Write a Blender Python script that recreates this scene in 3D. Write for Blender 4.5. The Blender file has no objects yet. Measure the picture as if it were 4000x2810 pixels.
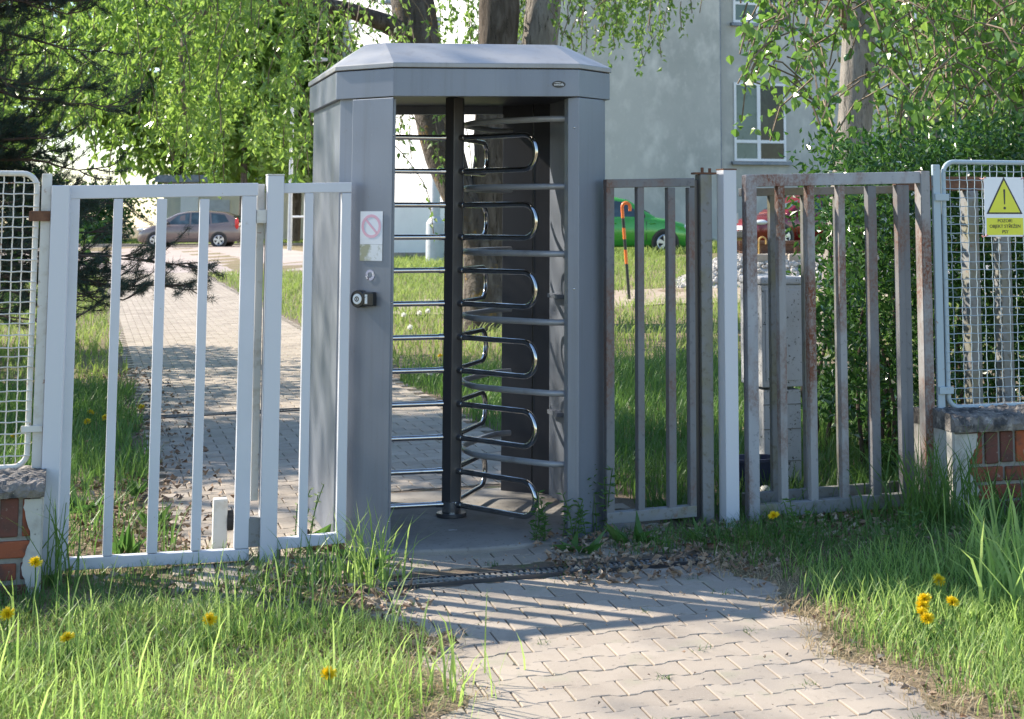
import bpy, math, random
import numpy as np
from mathutils import Vector, Matrix
random.seed(7); RNG = np.random.default_rng(11)
scene = bpy.context.scene
COL = scene.collection
R = math.radians

# ------------------------------------------------------------------ site frame
# the fence runs along E (to the right and away), N points behind the fence
EX, EY = 0.9542, 0.2992
RX, RY = -1.03, 7.42
def smooth(a, b, x):
    q = np.clip((x - a) / (b - a), 0, 1); return q * q * (3 - 2 * q)
def to_sd(X, Y): return (X - RX) * EX + (Y - RY) * EY, -(X - RX) * EY + (Y - RY) * EX
def to_xy(s, d): return RX + s * EX - d * EY, RY + s * EY + d * EX
def G(X, Y):                                     # height of the ground
    X = np.asarray(X, float); Y = np.asarray(Y, float)
    s, d = to_sd(X, Y)
    z = .04 + .015 * np.clip(s, -1, 3)
    z = z + np.where(d < 0, .045 * np.maximum(d, -6), np.minimum(d, 30) * (.006 + .014 * smooth(-3, 3, X)))
    return z
def gz(X, Y): return float(G(X, Y))
def P(s, d, z):
    x, y = to_xy(s, d); return (x, y, z)
def gsd(s, d):
    x, y = to_xy(s, d); return gz(x, y)

# ------------------------------------------------------------------ mesh helpers
class MB:
    def __init__(self): self.v = []; self.f = []; self.m = []
    def add(self, vs, fs, mi=0):
        o = len(self.v); self.v += [tuple(map(float, p)) for p in vs]
        self.f += [tuple(i + o for i in f) for f in fs]; self.m += [mi] * len(fs)
    def hexa(self, p, mi=0):                      # 8 corners: bottom 4 ccw, top 4 ccw
        self.add(p, [(3, 2, 1, 0), (4, 5, 6, 7), (0, 1, 5, 4), (1, 2, 6, 5), (2, 3, 7, 6), (3, 0, 4, 7)], mi)
    def box(self, s0, s1, d0, d1, z0, z1, dz=0., mi=0):   # in fence coordinates; dz tilts the right end up
        self.hexa([P(s0, d0, z0), P(s1, d0, z0 + dz), P(s1, d1, z0 + dz), P(s0, d1, z0),
                   P(s0, d0, z1), P(s1, d0, z1 + dz), P(s1, d1, z1 + dz), P(s0, d1, z1)], mi)
    def cbox(self, c, sx, sy, sz, mi=0, rz=0.):
        ca, sa = math.cos(rz), math.sin(rz); q = []
        for z in (-1, 1):
            for x, y in ((-1, -1), (1, -1), (1, 1), (-1, 1)):
                a, b = x * sx / 2, y * sy / 2
                q.append((c[0] + a * ca - b * sa, c[1] + a * sa + b * ca, c[2] + z * sz / 2))
        self.hexa(q, mi)
    def tube(self, pts, rad, n=8, cap=True, mi=0, closed=False):
        pts = [Vector(p) for p in pts]; k = len(pts)
        if not hasattr(rad, '__len__'): rad = [rad] * k
        vs = []; up = None
        for i, p in enumerate(pts):
            if closed: t = pts[(i + 1) % k] - pts[i - 1]
            else: t = pts[min(i + 1, k - 1)] - pts[max(i - 1, 0)]
            t.normalize()
            if up is None:
                up = Vector((0, 0, 1)) if abs(t.z) < .9 else Vector((1, 0, 0))
            a = t.cross(up).normalized(); b = a.cross(t).normalized(); up = b
            for j in range(n):
                w = 2 * math.pi * j / n
                vs.append(p + (a * math.cos(w) + b * math.sin(w)) * rad[i])
        fs = []
        for i in range(k if closed else k - 1):
            i2 = (i + 1) % k
            for j in range(n):
                fs.append((i * n + j, i * n + (j + 1) % n, i2 * n + (j + 1) % n, i2 * n + j))
        if cap and not closed: fs += [tuple(range(n - 1, -1, -1)), tuple((k - 1) * n + j for j in range(n))]
        self.add(vs, fs, mi)
    def prism(self, poly, z0, z1, mi=0, zt=None):        # poly = list of (x,y); zt: function adding to z
        n = len(poly); zt = zt or (lambda x, y: 0)
        vs = [(x, y, z0 + zt(x, y)) for x, y in poly] + [(x, y, z1 + zt(x, y)) for x, y in poly]
        self.add(vs, [tuple(range(n - 1, -1, -1)), tuple(range(n, 2 * n))] + [(i, (i + 1) % n, n + (i + 1) % n, n + i) for i in range(n)], mi)
    def blob(self, c, r, nu=10, nv=6, sc=(1, 1, 1), jit=0., mi=0, z0=-1.):
        vs = []; fs = []
        for i in range(nv + 1):
            th = math.pi * i / nv
            for j in range(nu):
                ph = 2 * math.pi * j / nu; q = r * (1 + random.uniform(-jit, jit))
                vs.append((c[0] + q * sc[0] * math.sin(th) * math.cos(ph), c[1] + q * sc[1] * math.sin(th) * math.sin(ph), c[2] + max(z0, math.cos(th)) * q * sc[2]))
        for i in range(nv):
            for j in range(nu):
                fs.append((i * nu + j, (i + 1) * nu + j, (i + 1) * nu + (j + 1) % nu, i * nu + (j + 1) % nu))
        self.add(vs, fs, mi)

def obj_from(name, mesh, mats, parent=None):
    o = bpy.data.objects.new(name, mesh); COL.objects.link(o)
    for m in (mats if isinstance(mats, (list, tuple)) else [mats]): mesh.materials.append(m)
    if parent is not None: o.parent = parent
    return o
def wloc(o):
    v = Vector((0, 0, 0))
    while o is not None: v += Vector(o.location); o = o.parent
    return v
def build(name, mb, mats, parent=None, bevel=0., smooth_=False, base=None, angle=40):
    """one mesh object; vertices are given in world metres (or relative to base when base=(0,0,0))"""
    b = Vector(base) if base is not None else (wloc(parent) if parent is not None else Vector((0, 0, 0)))
    me = bpy.data.meshes.new(name)
    me.from_pydata([tuple(Vector(p) - b) for p in mb.v], [], mb.f); me.update()
    o = obj_from(name, me, mats, parent)
    if len(set(mb.m)) > 1: me.polygons.foreach_set('material_index', mb.m)
    if smooth_:
        me.polygons.foreach_set('use_smooth', [True] * len(me.polygons))
        if angle < 180: me.set_sharp_from_angle(angle=R(angle))
    if bevel:
        md = o.modifiers.new('bevel', 'BEVEL'); md.width = bevel; md.segments = 2; md.limit_method = 'ANGLE'; md.angle_limit = R(40)
        md.harden_normals = False
    return o
def np_mesh(name, V, F, mats, parent=None, mi=None):
    """V (n,3), F list of arrays (each (k,m) of equal polygon size)"""
    b = np.array(wloc(parent)) if parent is not None else np.zeros(3)
    V = np.asarray(V, np.float32) - b.astype(np.float32)
    me = bpy.data.meshes.new(name)
    loops = np.concatenate([f.ravel() for f in F]).astype(np.int32)
    tot = np.concatenate([np.full(len(f), f.shape[1], np.int32) for f in F])
    st = np.concatenate([[0], np.cumsum(tot)[:-1]]).astype(np.int32)
    me.vertices.add(len(V)); me.vertices.foreach_set('co', V.ravel())
    me.loops.add(len(loops)); me.loops.foreach_set('vertex_index', loops)
    me.polygons.add(len(tot)); me.polygons.foreach_set('loop_start', st); me.polygons.foreach_set('loop_total', tot)
    if mi is not None: me.polygons.foreach_set('material_index', mi)
    me.polygons.foreach_set('use_smooth', np.zeros(len(tot), bool))
    me.update(calc_edges=True)
    return obj_from(name, me, mats, parent)
def tag(o, label, cat=None, group=None, kind=None):
    if label: o['label'] = label
    if cat: o['category'] = cat
    if group: o['group'] = group
    if kind: o['kind'] = kind
    return o
def thing(name, label, cat, loc=(0, 0, 0), group=None):
    o = bpy.data.objects.new(name, None); COL.objects.link(o); o.location = loc; o.empty_display_size = .1
    return tag(o, label, cat, group)

# ------------------------------------------------------------------ materials
class NT:
    def __init__(self, name):
        self.m = bpy.data.materials.new(name); self.m.use_nodes = True
        self.t = self.m.node_tree; self.t.nodes.clear()
        self.out = self.n('ShaderNodeOutputMaterial')
    def n(self, typ, **kw):
        x = self.t.nodes.new(typ)
        for k, v in kw.items(): setattr(x, k, v)
        return x
    def l(self, a, b): self.t.links.new(a, b)
    def coord(self, stretch=(1, 1, 1), kind='Object'):
        tc = self.n('ShaderNodeTexCoord'); mp = self.n('ShaderNodeMapping'); mp.inputs['Scale'].default_value = stretch
        self.l(tc.outputs[kind], mp.inputs['Vector']); return mp.outputs['Vector']
    def noise(self, scale, detail=4, stretch=(1, 1, 1), rough=.6, dist=0.):
        x = self.n('ShaderNodeTexNoise'); x.inputs['Scale'].default_value = scale; x.inputs['Detail'].default_value = detail
        x.inputs['Roughness'].default_value = rough; x.inputs['Distortion'].default_value = dist
        self.l(self.coord(stretch), x.inputs['Vector']); return x.outputs['Fac']
    def ramp(self, fac, lo, hi, inv=False):
        x = self.n('ShaderNodeMapRange'); x.inputs['From Min'].default_value = lo; x.inputs['From Max'].default_value = hi
        x.inputs['To Min'].default_value = 1 if inv else 0; x.inputs['To Max'].default_value = 0 if inv else 1
        self.l(fac, x.inputs['Value']); return x.outputs['Result']
    def math(self, op, a, b):
        x = self.n('ShaderNodeMath', operation=op)
        for i, q in enumerate((a, b)):
            if isinstance(q, (int, float)): x.inputs[i].default_value = q
            else: self.l(q, x.inputs[i])
        return x.outputs[0]
    def mix(self, fac, a, b):
        x = self.n('ShaderNodeMix', data_type='RGBA')
        if isinstance(fac, (int, float)): x.inputs[0].default_value = fac
        else: self.l(fac, x.inputs[0])
        for s, q in ((6, a), (7, b)):
            if isinstance(q, (tuple, list)): x.inputs[s].default_value = (*q[:3], 1)
            else: self.l(q, x.inputs[s])
        return x.outputs[2]
    def bsdf(self, col, rough=.6, metal=0., spec=.5, bump=None, coat=0.):
        b = self.n('ShaderNodeBsdfPrincipled')
        if isinstance(col, (tuple, list)): b.inputs['Base Color'].default_value = (*col[:3], 1)
        else: self.l(col, b.inputs['Base Color'])
        if isinstance(rough, (int, float)): b.inputs['Roughness'].default_value = rough
        else: self.l(rough, b.inputs['Roughness'])
        b.inputs['Metallic'].default_value = metal; b.inputs['Specular IOR Level'].default_value = spec
        b.inputs['Coat Weight'].default_value = coat
        if bump is not None:
            bp = self.n('ShaderNodeBump'); bp.inputs['Strength'].default_value = bump[1]; bp.inputs['Distance'].default_value = bump[2] if len(bump) > 2 else .01
            self.l(bump[0], bp.inputs['Height']); self.l(bp.outputs[0], b.inputs['Normal'])
        return b
    def done(self, sh): self.l(sh.outputs[0], self.out.inputs['Surface']); return self.m

def surf(name, base, layers=(), rough=.6, metal=0., spec=.5, bump=None, coat=0.):
    """base colour with noise layers (colour, scale, lo, hi, stretch)"""
    t = NT(name); c = base
    for L in layers:
        st = L[4] if len(L) > 4 else (1, 1, 1)
        c = t.mix(t.ramp(t.noise(L[1], 5, st), L[2], L[3]), c, L[0])
    bp = None
    if bump: bp = (t.noise(bump[0], 6), bump[1], bump[2])
    return t.done(t.bsdf(c, rough, metal, spec, bp, coat))

def leaf_mat(name, c0, c1, trans=.45, rough=.45, spec=.5, tcol=None):
    t = NT(name); g = t.n('ShaderNodeNewGeometry')
    c = t.mix(g.outputs['Random Per Island'], c0, c1)
    c = t.mix(t.ramp(t.noise(1.3, 2), .35, .7), c, t.mix(.5, c0, c0))
    b = t.bsdf(c, rough, 0, spec)
    tr = t.n('ShaderNodeBsdfTranslucent')
    hs = t.n('ShaderNodeHueSaturation'); hs.inputs['Hue'].default_value = .493; hs.inputs['Saturation'].default_value = 1.02; hs.inputs['Value'].default_value = 1.5
    t.l(c, hs.inputs['Color']); t.l(hs.outputs[0], tr.inputs['Color'])
    mx = t.n('ShaderNodeMixShader'); mx.inputs[0].default_value = trans
    t.l(b.outputs[0], mx.inputs[1]); t.l(tr.outputs[0], mx.inputs[2]); return t.done(mx)

def island_mat(name, cols, rough=.8, bump=None, layers=(), spec=.3):
    t = NT(name); g = t.n('ShaderNodeNewGeometry'); rp = t.n('ShaderNodeValToRGB')
    e = rp.color_ramp.elements; n = len(cols)
    e[0].color = (*cols[0], 1); e[1].color = (*cols[-1], 1)
    for i in range(1, n - 1):
        q = e.new(i / (n - 1)); q.color = (*cols[i], 1)
    t.l(g.outputs['Random Per Island'], rp.inputs[0]); c = rp.outputs[0]
    for L in layers: c = t.mix(t.ramp(t.noise(L[1], 5), L[2], L[3]), c, L[0])
    bp = (t.noise(bump[0], 6), bump[1], bump[2]) if bump else None
    return t.done(t.bsdf(c, rough, 0, spec, bp))

M = {}
M['white'] = surf('white_paint', (.515, .532, .578), [((.57, .58, .64), 2.2, .45, .7), ((.30, .23, .13), 95, .70, .745), ((.33, .27, .2), 9, .70, .85)], .5, bump=(60, .05, .002))
M['whiteclean'] = surf('white_paint_clean', (.525, .542, .588), [((.49, .50, .56), 3, .5, .75, (1, 1, .2)), ((.3, .25, .18), 120, .74, .78)], .45)
M['oldwhite'] = surf('chalky_white_paint', (.57, .56, .53), [((.42, .38, .31), 14, .52, .75), ((.25, .11, .05), 22, .64, .72)], .6)
M['palepaint'] = surf('pale_blue_paint', (.33, .41, .46), [((.33, .34, .33), 12, .6, .8), ((.28, .14, .07), 30, .68, .74)], .5)
def steel(name, c0, c1, c2, rough=.4):
    t = NT(name)
    c = t.mix(t.ramp(t.noise(1.3, 4, (1, 1, .3)), .38, .7), c0, c1)
    c = t.mix(t.math('MULTIPLY', t.ramp(t.noise(16, 5, (1, 1, .035), .7), .52, .72), .45), c, c2)
    c = t.mix(t.math('MULTIPLY', t.ramp(t.noise(42, 6, (1, 1, .6), .75), .62, .74), .55), c, (.13, .115, .095))
    c = t.mix(t.ramp(t.noise(230, 3), .69, .74), c, (.36, .36, .36))
    r = t.math('ADD', t.math('MULTIPLY', t.noise(7, 5, (1, 1, .2)), .28), rough - .12)
    h = t.math('ADD', t.math('MULTIPLY', t.noise(1.7, 2), 1.), t.math('MULTIPLY', t.noise(260, 2), .004))
    return t.done(t.bsdf(c, r, .25, .5, (h, .35, .03)))
M['turn'] = steel('grey_lacquered_steel', (.160, .181, .222), (.186, .208, .25), (.126, .136, .155))
M['turnroof'] = steel('grey_roof_sheet', (.27, .275, .285), (.32, .32, .325), (.2, .19, .175), .5)
M['turndark'] = surf('dark_grey_steel', (.062, .062, .07), [((.085, .085, .092), 5, .4, .7, (1, 1, .1))], .32, .3)
M['turnshade'] = surf('shaded_inner_sheet', (.046, .049, .06), [((.06, .063, .074), 3, .4, .7, (1, 1, .2))], .4, .25)  # turnstile steel darkened: interior shade painted into the rear panels and ceiling
M['tubegrey'] = surf('grey_painted_tube', (.29, .305, .33), [((.22, .225, .235), 12, .5, .7)], .38, .2)
M['chrome'] = surf('polished_steel', (.50, .50, .50), [((.38, .37, .36), 20, .5, .7)], .13, 1.)
M['black'] = surf('black_plastic', (.014, .015, .017), [((.03, .03, .032), 40, .5, .7)], .3)
M['whiteplastic'] = surf('white_plastic', (.72, .73, .74), [((.6, .6, .6), 30, .5, .8)], .35)
M['rubber'] = surf('tyre_rubber', (.018, .018, .019), [((.035, .034, .032), 30, .5, .7)], .8)

def rusty(name, base, lo1, hi1, lo2, hi2):
    t = NT(name)
    c = t.mix(t.ramp(t.noise(5, 5, (1, 1, .35)), .42, .7), base, tuple(x * .8 for x in base))
    c = t.mix(t.ramp(t.noise(38, 5), .58, .72), c, tuple(x * .62 for x in base))
    st = t.ramp(t.noise(2.4, 4, (1.6, 1.6, .8)), lo1, hi1)          # where rust gathers
    fl = t.ramp(t.noise(75, 6, (1, 1, .7), .75), lo2, hi2)
    c = t.mix(t.math('MULTIPLY', t.math('MULTIPLY', st, .5), 1), c, (.20, .13, .08))
    c = t.mix(t.math('MULTIPLY', st, fl), c, (.145, .045, .02))
    return t.done(t.bsdf(c, .7, 0, .35, (t.noise(90, 5), .2, .002)))
M['rust0'] = rusty('dull_grey_paint_rust', (.165, .168, .178), .47, .74, .44, .6)
M['rust1'] = rusty('weathered_paint_rust', (.34, .35, .375), .50, .74, .42, .58)
M['rust2'] = rusty('heavily_rusted_paint', (.29, .29, .295), .43, .62, .42, .55)
M['rust3'] = surf('brown_rust', (.12, .055, .03), [((.2, .1, .055), 20, .45, .7), ((.06, .035, .025), 50, .55, .7)], .85, bump=(80, .3, .003))
M['lichen'] = surf('lichen_covered_paint', (.20, .205, .21), [((.19, .18, .12), 5, .45, .65), ((.14, .13, .10), 36, .55, .68), ((.2, .1, .05), 12, .66, .76)], .75, bump=(70, .25, .003))
M['concrete'] = surf('weathered_concrete', (.27, .265, .25), [((.34, .33, .31), 8, .5, .7), ((.17, .165, .15), 28, .52, .7), ((.1, .095, .085), 90, .62, .72)], .9, bump=(60, .4, .006))
M['cap'] = surf('lichened_concrete_cap', (.20, .18, .165), [((.36, .33, .30), 26, .58, .66), ((.05, .05, .052), 14, .42, .6), ((.42, .41, .38), 55, .68, .72)], .95, bump=(38, .8, .02))
M['plaster'] = surf('old_render', (.44, .43, .40), [((.31, .29, .26), 10, .5, .7), ((.2, .19, .17), 40, .64, .72)], .9, bump=(45, .35, .006))
M['brick'] = island_mat('red_brick', [(.27, .07, .034), (.14, .05, .036), (.33, .09, .037), (.20, .07, .045), (.085, .045, .042), (.29, .08, .034)], .88, (55, .4, .006), [((.085, .05, .042), 13, .5, .7), ((.34, .30, .26), 22, .64, .72), ((.30, .24, .2), 70, .66, .74)])
M['mortar'] = surf('grey_mortar', (.25, .24, .22), [((.17, .165, .15), 25, .5, .7)], .95, bump=(80, .5, .006))
M['paver'] = island_mat('concrete_paver', [(.32, .272, .222), (.358, .306, .25), (.28, .238, .194), (.376, .322, .264), (.335, .286, .234)], .85, (260, .3, .003), [((.25, .21, .17), 2.2, .5, .75), ((.29, .27, .20), 5.5, .56, .74), ((.19, .165, .135), 38, .6, .74), ((.43, .385, .33), 240, .58, .7)])
M['joint'] = surf('joint_soil', (.115, .085, .06), [((.17, .13, .085), 60, .45, .65), ((.09, .10, .04), 9, .55, .7)], .95, bump=(120, .6, .006))
M['slab'] = surf('concrete_slab', (.25, .235, .215), [((.19, .175, .16), 5, .45, .7), ((.5, .49, .47), 9, .68, .74), ((.13, .115, .1), 45, .6, .7)], .9, bump=(120, .3, .003))
M['road'] = surf('pinkish_asphalt', (.30, .245, .225), [((.36, .30, .27), .6, .4, .7), ((.22, .19, .18), 12, .5, .7)], .9)
M['drain'] = surf('galvanised_grating', (.2, .2, .195), [((.33, .325, .31), 40, .45, .7), ((.1, .09, .08), 15, .5, .7)], .55, .3)
M['darkhole'] = surf('dark_recess', (.012, .012, .012), [((.02, .018, .016), 20, .4, .7)], .9)
def ground_mat():
    t = NT('soil_with_litter')
    c = t.mix(t.ramp(t.noise(1.1, 5), .4, .65), (.20, .152, .10), (.11, .115, .04))
    c = t.mix(t.ramp(t.noise(70, 6), .5, .66), c, (.33, .255, .175))
    c = t.mix(t.ramp(t.noise(28, 6), .55, .7), c, (.085, .06, .04))
    return t.done(t.bsdf(c, .95, 0, .2, (t.noise(45, 6), .8, .02)))
M['ground'] = ground_mat()
M['dirt'] = surf('dry_dirt', (.30, .235, .175), [((.38, .31, .24), 3, .45, .7), ((.2, .17, .09), 9, .52, .68)], .95, bump=(30, .5, .02))
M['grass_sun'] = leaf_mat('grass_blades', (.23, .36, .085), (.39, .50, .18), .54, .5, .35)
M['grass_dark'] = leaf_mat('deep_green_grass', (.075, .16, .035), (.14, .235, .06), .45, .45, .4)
M['grass_far'] = leaf_mat('meadow_grass', (.17, .25, .055), (.30, .35, .12), .42, .6, .25)
M['drygrass'] = leaf_mat('dry_grass', (.36, .28, .17), (.50, .42, .28), .3, .7, .2)
M['weed'] = leaf_mat('weed_leaves', (.05, .13, .03), (.11, .20, .045), .42, .4, .5)
M['weedpale'] = leaf_mat('pale_weed_leaves', (.22, .30, .14), (.36, .42, .26), .35, .6, .3)
M['litter'] = island_mat('dead_leaves', [(.20, .12, .075), (.34, .25, .17), (.12, .07, .045), (.42, .34, .26), (.25, .14, .08)], .8)
M['leaf_birch'] = leaf_mat('light_green_leaves', (.15, .26, .045), (.30, .41, .10), .55, .25, 1.)
M['leaf_poplar'] = leaf_mat('poplar_leaves', (.09, .195, .035), (.20, .31, .065), .5, .26, .75)
M['leaf_mid'] = leaf_mat('mid_green_leaves', (.115, .215, .045), (.22, .33, .08), .52, .35, .6)
M['leaf_hedge'] = leaf_mat('privet_leaves', (.032, .095, .02), (.085, .175, .035), .35, .26, .75)
M['needle'] = leaf_mat('pine_needles', (.024, .044, .028), (.048, .076, .043), .2, .45, .45)
def bark(name, a, b, crack, sc=9):
    t = NT(name)
    f = t.noise(sc, 6, (1, 1, .22), .7, .6)
    c = t.mix(t.ramp(f, .4, .6), a, b)
    c = t.mix(t.ramp(t.noise(sc * 2.2, 5, (1, 1, .16), .7, .5), .56, .66), c, crack)
    return t.done(t.bsdf(c, .95, 0, .2, (f, 1., .05)))
M['bark_dark'] = bark('dark_furrowed_bark', (.075, .06, .048), (.15, .125, .105), (.022, .018, .014))
M['bark_lichen'] = surf('bark_yellow_lichen', (.085, .068, .055), [((.19, .165, .14), 7, .5, .7, (1, 1, .3)), ((.27, .165, .03), 4.5, .60, .67), ((.03, .025, .02), 16, .55, .68, (1, 1, .2))], .95, bump=(14, 1., .05))
M['bark_grey'] = bark('grey_poplar_bark', (.20, .18, .158), (.30, .275, .245), (.055, .048, .04), 8)
M['twig'] = surf('twig_bark', (.16, .115, .075), [((.24, .19, .14), 20, .45, .7)], .85)
M['twig_dark'] = surf('pine_bark', (.075, .05, .036), [((.13, .09, .065), 20, .45, .7)], .9)
def wall_mat(name, base, d1, d2):
    t = NT(name)
    c = t.mix(t.ramp(t.noise(.35, 5), .4, .7), base, d1)
    c = t.mix(t.ramp(t.noise(1.8, 6, (1, 1, .6)), .5, .75), c, d2)
    c = t.mix(t.math('MULTIPLY', t.ramp(t.noise(1.1, 6, (1, 1, .12), .7), .5, .75), .4), c, d1)
    c = t.mix(t.math('MULTIPLY', t.ramp(t.noise(7, 6, (1, 1, .7), .7), .56, .7), .35), c, d2)
    return t.done(t.bsdf(c, .9, 0, .2, (t.noise(30, 4), .2, .01)))
M['wall_grey'] = wall_mat('grey_render', (.48, .475, .435), (.36, .365, .335), (.63, .615, .56))
M['wall_white'] = wall_mat('white_render', (.80, .80, .78), (.76, .76, .75), (.7, .7, .69))
M['wall_cream'] = wall_mat('cream_render', (.62, .58, .45), (.55, .52, .42), (.48, .46, .4))
M['pvc'] = surf('white_pvc', (.78, .79, .8), [((.7, .71, .72), 2, .4, .7)], .4)
M['glassgreen'] = surf('curtained_glass', (.12, .175, .16), [((.15, .21, .19), 1.2, .4, .65), ((.08, .13, .1), 5, .55, .7)], .15, 0, .3)
M['glassdark'] = surf('dark_window_glass', (.014, .018, .018), [((.035, .05, .035), 2.5, .5, .7)], .08, 0, .3)
M['metalgrey'] = surf('galvanised_pipe', (.15, .18, .22), [((.28, .3, .33), 4, .4, .7)], .5, .3)
M['pole'] = surf('grey_pole_paint', (.46, .49, .51), [((.38, .4, .42), 4, .4, .7)], .5)
M['stone'] = island_mat('pale_ballast', [(.42, .40, .37), (.34, .32, .30), (.50, .48, .45), (.28, .27, .26), (.44, .41, .37)], .85, (50, .3, .005))
M['sleeper'] = surf('concrete_sleeper', (.33, .29, .24), [((.25, .21, .17), 12, .45, .7)], .9)
M['orange'] = surf('orange_enamel', (.75, .17, .02), [((.6, .13, .02), 20, .5, .7)], .4)
M['blackpaint'] = surf('black_enamel', (.02, .021, .02), [((.04, .045, .03), 25, .5, .7)], .5)
M['yellowpaint'] = surf('faded_yellow_paint', (.55, .34, .10), [((.35, .2, .08), 20, .5, .7)], .6)
def carpaint(n, c): return surf(n, c, [(tuple(x * .8 for x in c), 1.5, .5, .8)], .22, .15, .5, coat=.6)
M['car_brown'] = carpaint('brown_car_paint', (.19, .15, .14))
M['car_green'] = carpaint('green_car_paint', (.06, .34, .045))
M['car_red'] = carpaint('red_car_paint', (.17, .006, .01))
M['carglass'] = surf('car_glass', (.03, .05, .06), [((.07, .11, .13), 1.5, .45, .65)], .05, 0, .8)
M['alloy'] = surf('alloy_rim', (.55, .56, .57), [((.42, .43, .44), 8, .5, .7)], .3, .8)
M['lampred'] = surf('red_lamp_lens', (.55, .02, .02), [((.4, .015, .015), 8, .5, .7)], .15)
M['lampclear'] = surf('clear_lamp_lens', (.6, .63, .65), [((.45, .47, .5), 8, .5, .7)], .12)
M['cabinet'] = surf('stained_white_concrete', (.47, .475, .48), [((.40, .4, .4), 6, .45, .7), ((.10, .10, .09), 55, .60, .66), ((.2, .2, .19), 20, .62, .72)], .85, bump=(80, .3, .004))
M['tub'] = surf('dark_blue_plastic', (.022, .028, .065), [((.035, .042, .085), 4, .4, .7)], .45)
M['ball'] = surf('off_white_plastic', (.62, .62, .56), [((.5, .5, .44), 25, .5, .7)], .5)
M['petal'] = surf('yellow_petals', (.86, .66, .012), [((.80, .52, .01), 60, .5, .7)], .6)
M['seed'] = leaf_mat('white_seed_down', (.72, .72, .68), (.82, .82, .8), .4, .9, .1)
M['signwhite'] = surf('sign_white', (.74, .76, .80), [((.68, .70, .74), 6, .5, .8)], .4)
M['signyellow'] = surf('sign_yellow', (.66, .66, .035), [((.6, .6, .035), 9, .5, .8)], .4)
M['signblack'] = surf('sign_black', (.035, .033, .03), [((.05, .048, .045), 9, .5, .8)], .5)
M['notice'] = surf('mildewed_paper', (.62, .65, .70), [((.56, .59, .63), 12, .5, .8)], .5)
M['noticemould'] = surf('mould_spotted_paper', (.60, .63, .66), [((.17, .18, .10), 34, .54, .63), ((.30, .31, .22), 14, .5, .66)], .6)
M['pink'] = surf('faded_red_print', (.62, .36, .45), [((.66, .45, .52), 20, .5, .7)], .5)
M['holo'] = surf('torn_hologram_sticker', (.30, .33, .50), [((.62, .66, .8), 60, .5, .62), ((.1, .1, .16), 45, .56, .66)], .25, .6)
M['redtie'] = surf('red_cable_tie', (.45, .03, .04), [((.35, .03, .04), 60, .5, .7)], .4)
t = NT('lamp_glow'); em = t.n('ShaderNodeEmission'); em.inputs['Color'].default_value = (1, .9, .78, 1); em.inputs['Strength'].default_value = 3.; M['glow'] = t.done(em)

# ------------------------------------------------------------------ ground, path, road
def grid_axis():
    a = list(np.arange(-9, 9.01, .3)); q = 9.; st = .4
    while q < 260: st *= 1.22; q += st; a.append(q); a.insert(0, -q)
    return np.array(a)
gx = grid_axis(); gy = np.concatenate([np.arange(-9, 30, .35), 30 + np.cumsum(.4 * 1.16 ** np.arange(30))])
XX, YY = np.meshgrid(gx, gy); ZZ = G(XX, YY) + .012 * np.sin(XX * 2.3 + YY) * np.sin(YY * 1.9 - XX * .7) * (np.abs(XX) < 9)
sS, dD = to_sd(XX, YY)
ZZ = np.where((sS > -.9) & (sS < 1.5) & (dD > -6) & (dD < 33), G(XX, YY) - .012, ZZ)
nx, ny = len(gx), len(gy); idx = np.arange(nx * ny).reshape(ny, nx)
F4 = np.stack([idx[:-1, :-1], idx[:-1, 1:], idx[1:, 1:], idx[1:, :-1]], -1).reshape(-1, 4)
ground = np_mesh('ground', np.stack([XX, YY, ZZ], -1).reshape(-1, 3), [F4], M['ground']); tag(ground, 'soil under the grass with dry litter', kind='structure')
ground.data.polygons.foreach_set('use_smooth', [True] * len(F4))

def strip(name, s0, s1, d0, d1, dz, mat, label, ns=6, nd=40):
    S, D = np.meshgrid(np.linspace(s0, s1, ns), np.linspace(d0, d1, nd)); X, Y = to_xy(S, D)
    V = np.stack([X, Y, G(X, Y) + dz], -1).reshape(-1, 3); i = np.arange(ns * nd).reshape(nd, ns)
    o = np_mesh(name, V, [np.stack([i[:-1, :-1], i[:-1, 1:], i[1:, 1:], i[1:, :-1]], -1).reshape(-1, 4)], mat)
    return tag(o, label, kind='structure')
strip('path_bed', -.9, 1.9, -5.2, 33, .0095, M['joint'], 'sandy bed and joints between the path pavers', 8, 110)
strip('road', -90, 6.8, 31, 71.5, .004, M['road'], 'pale pinkish asphalt road beyond the path', 40, 20)

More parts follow.
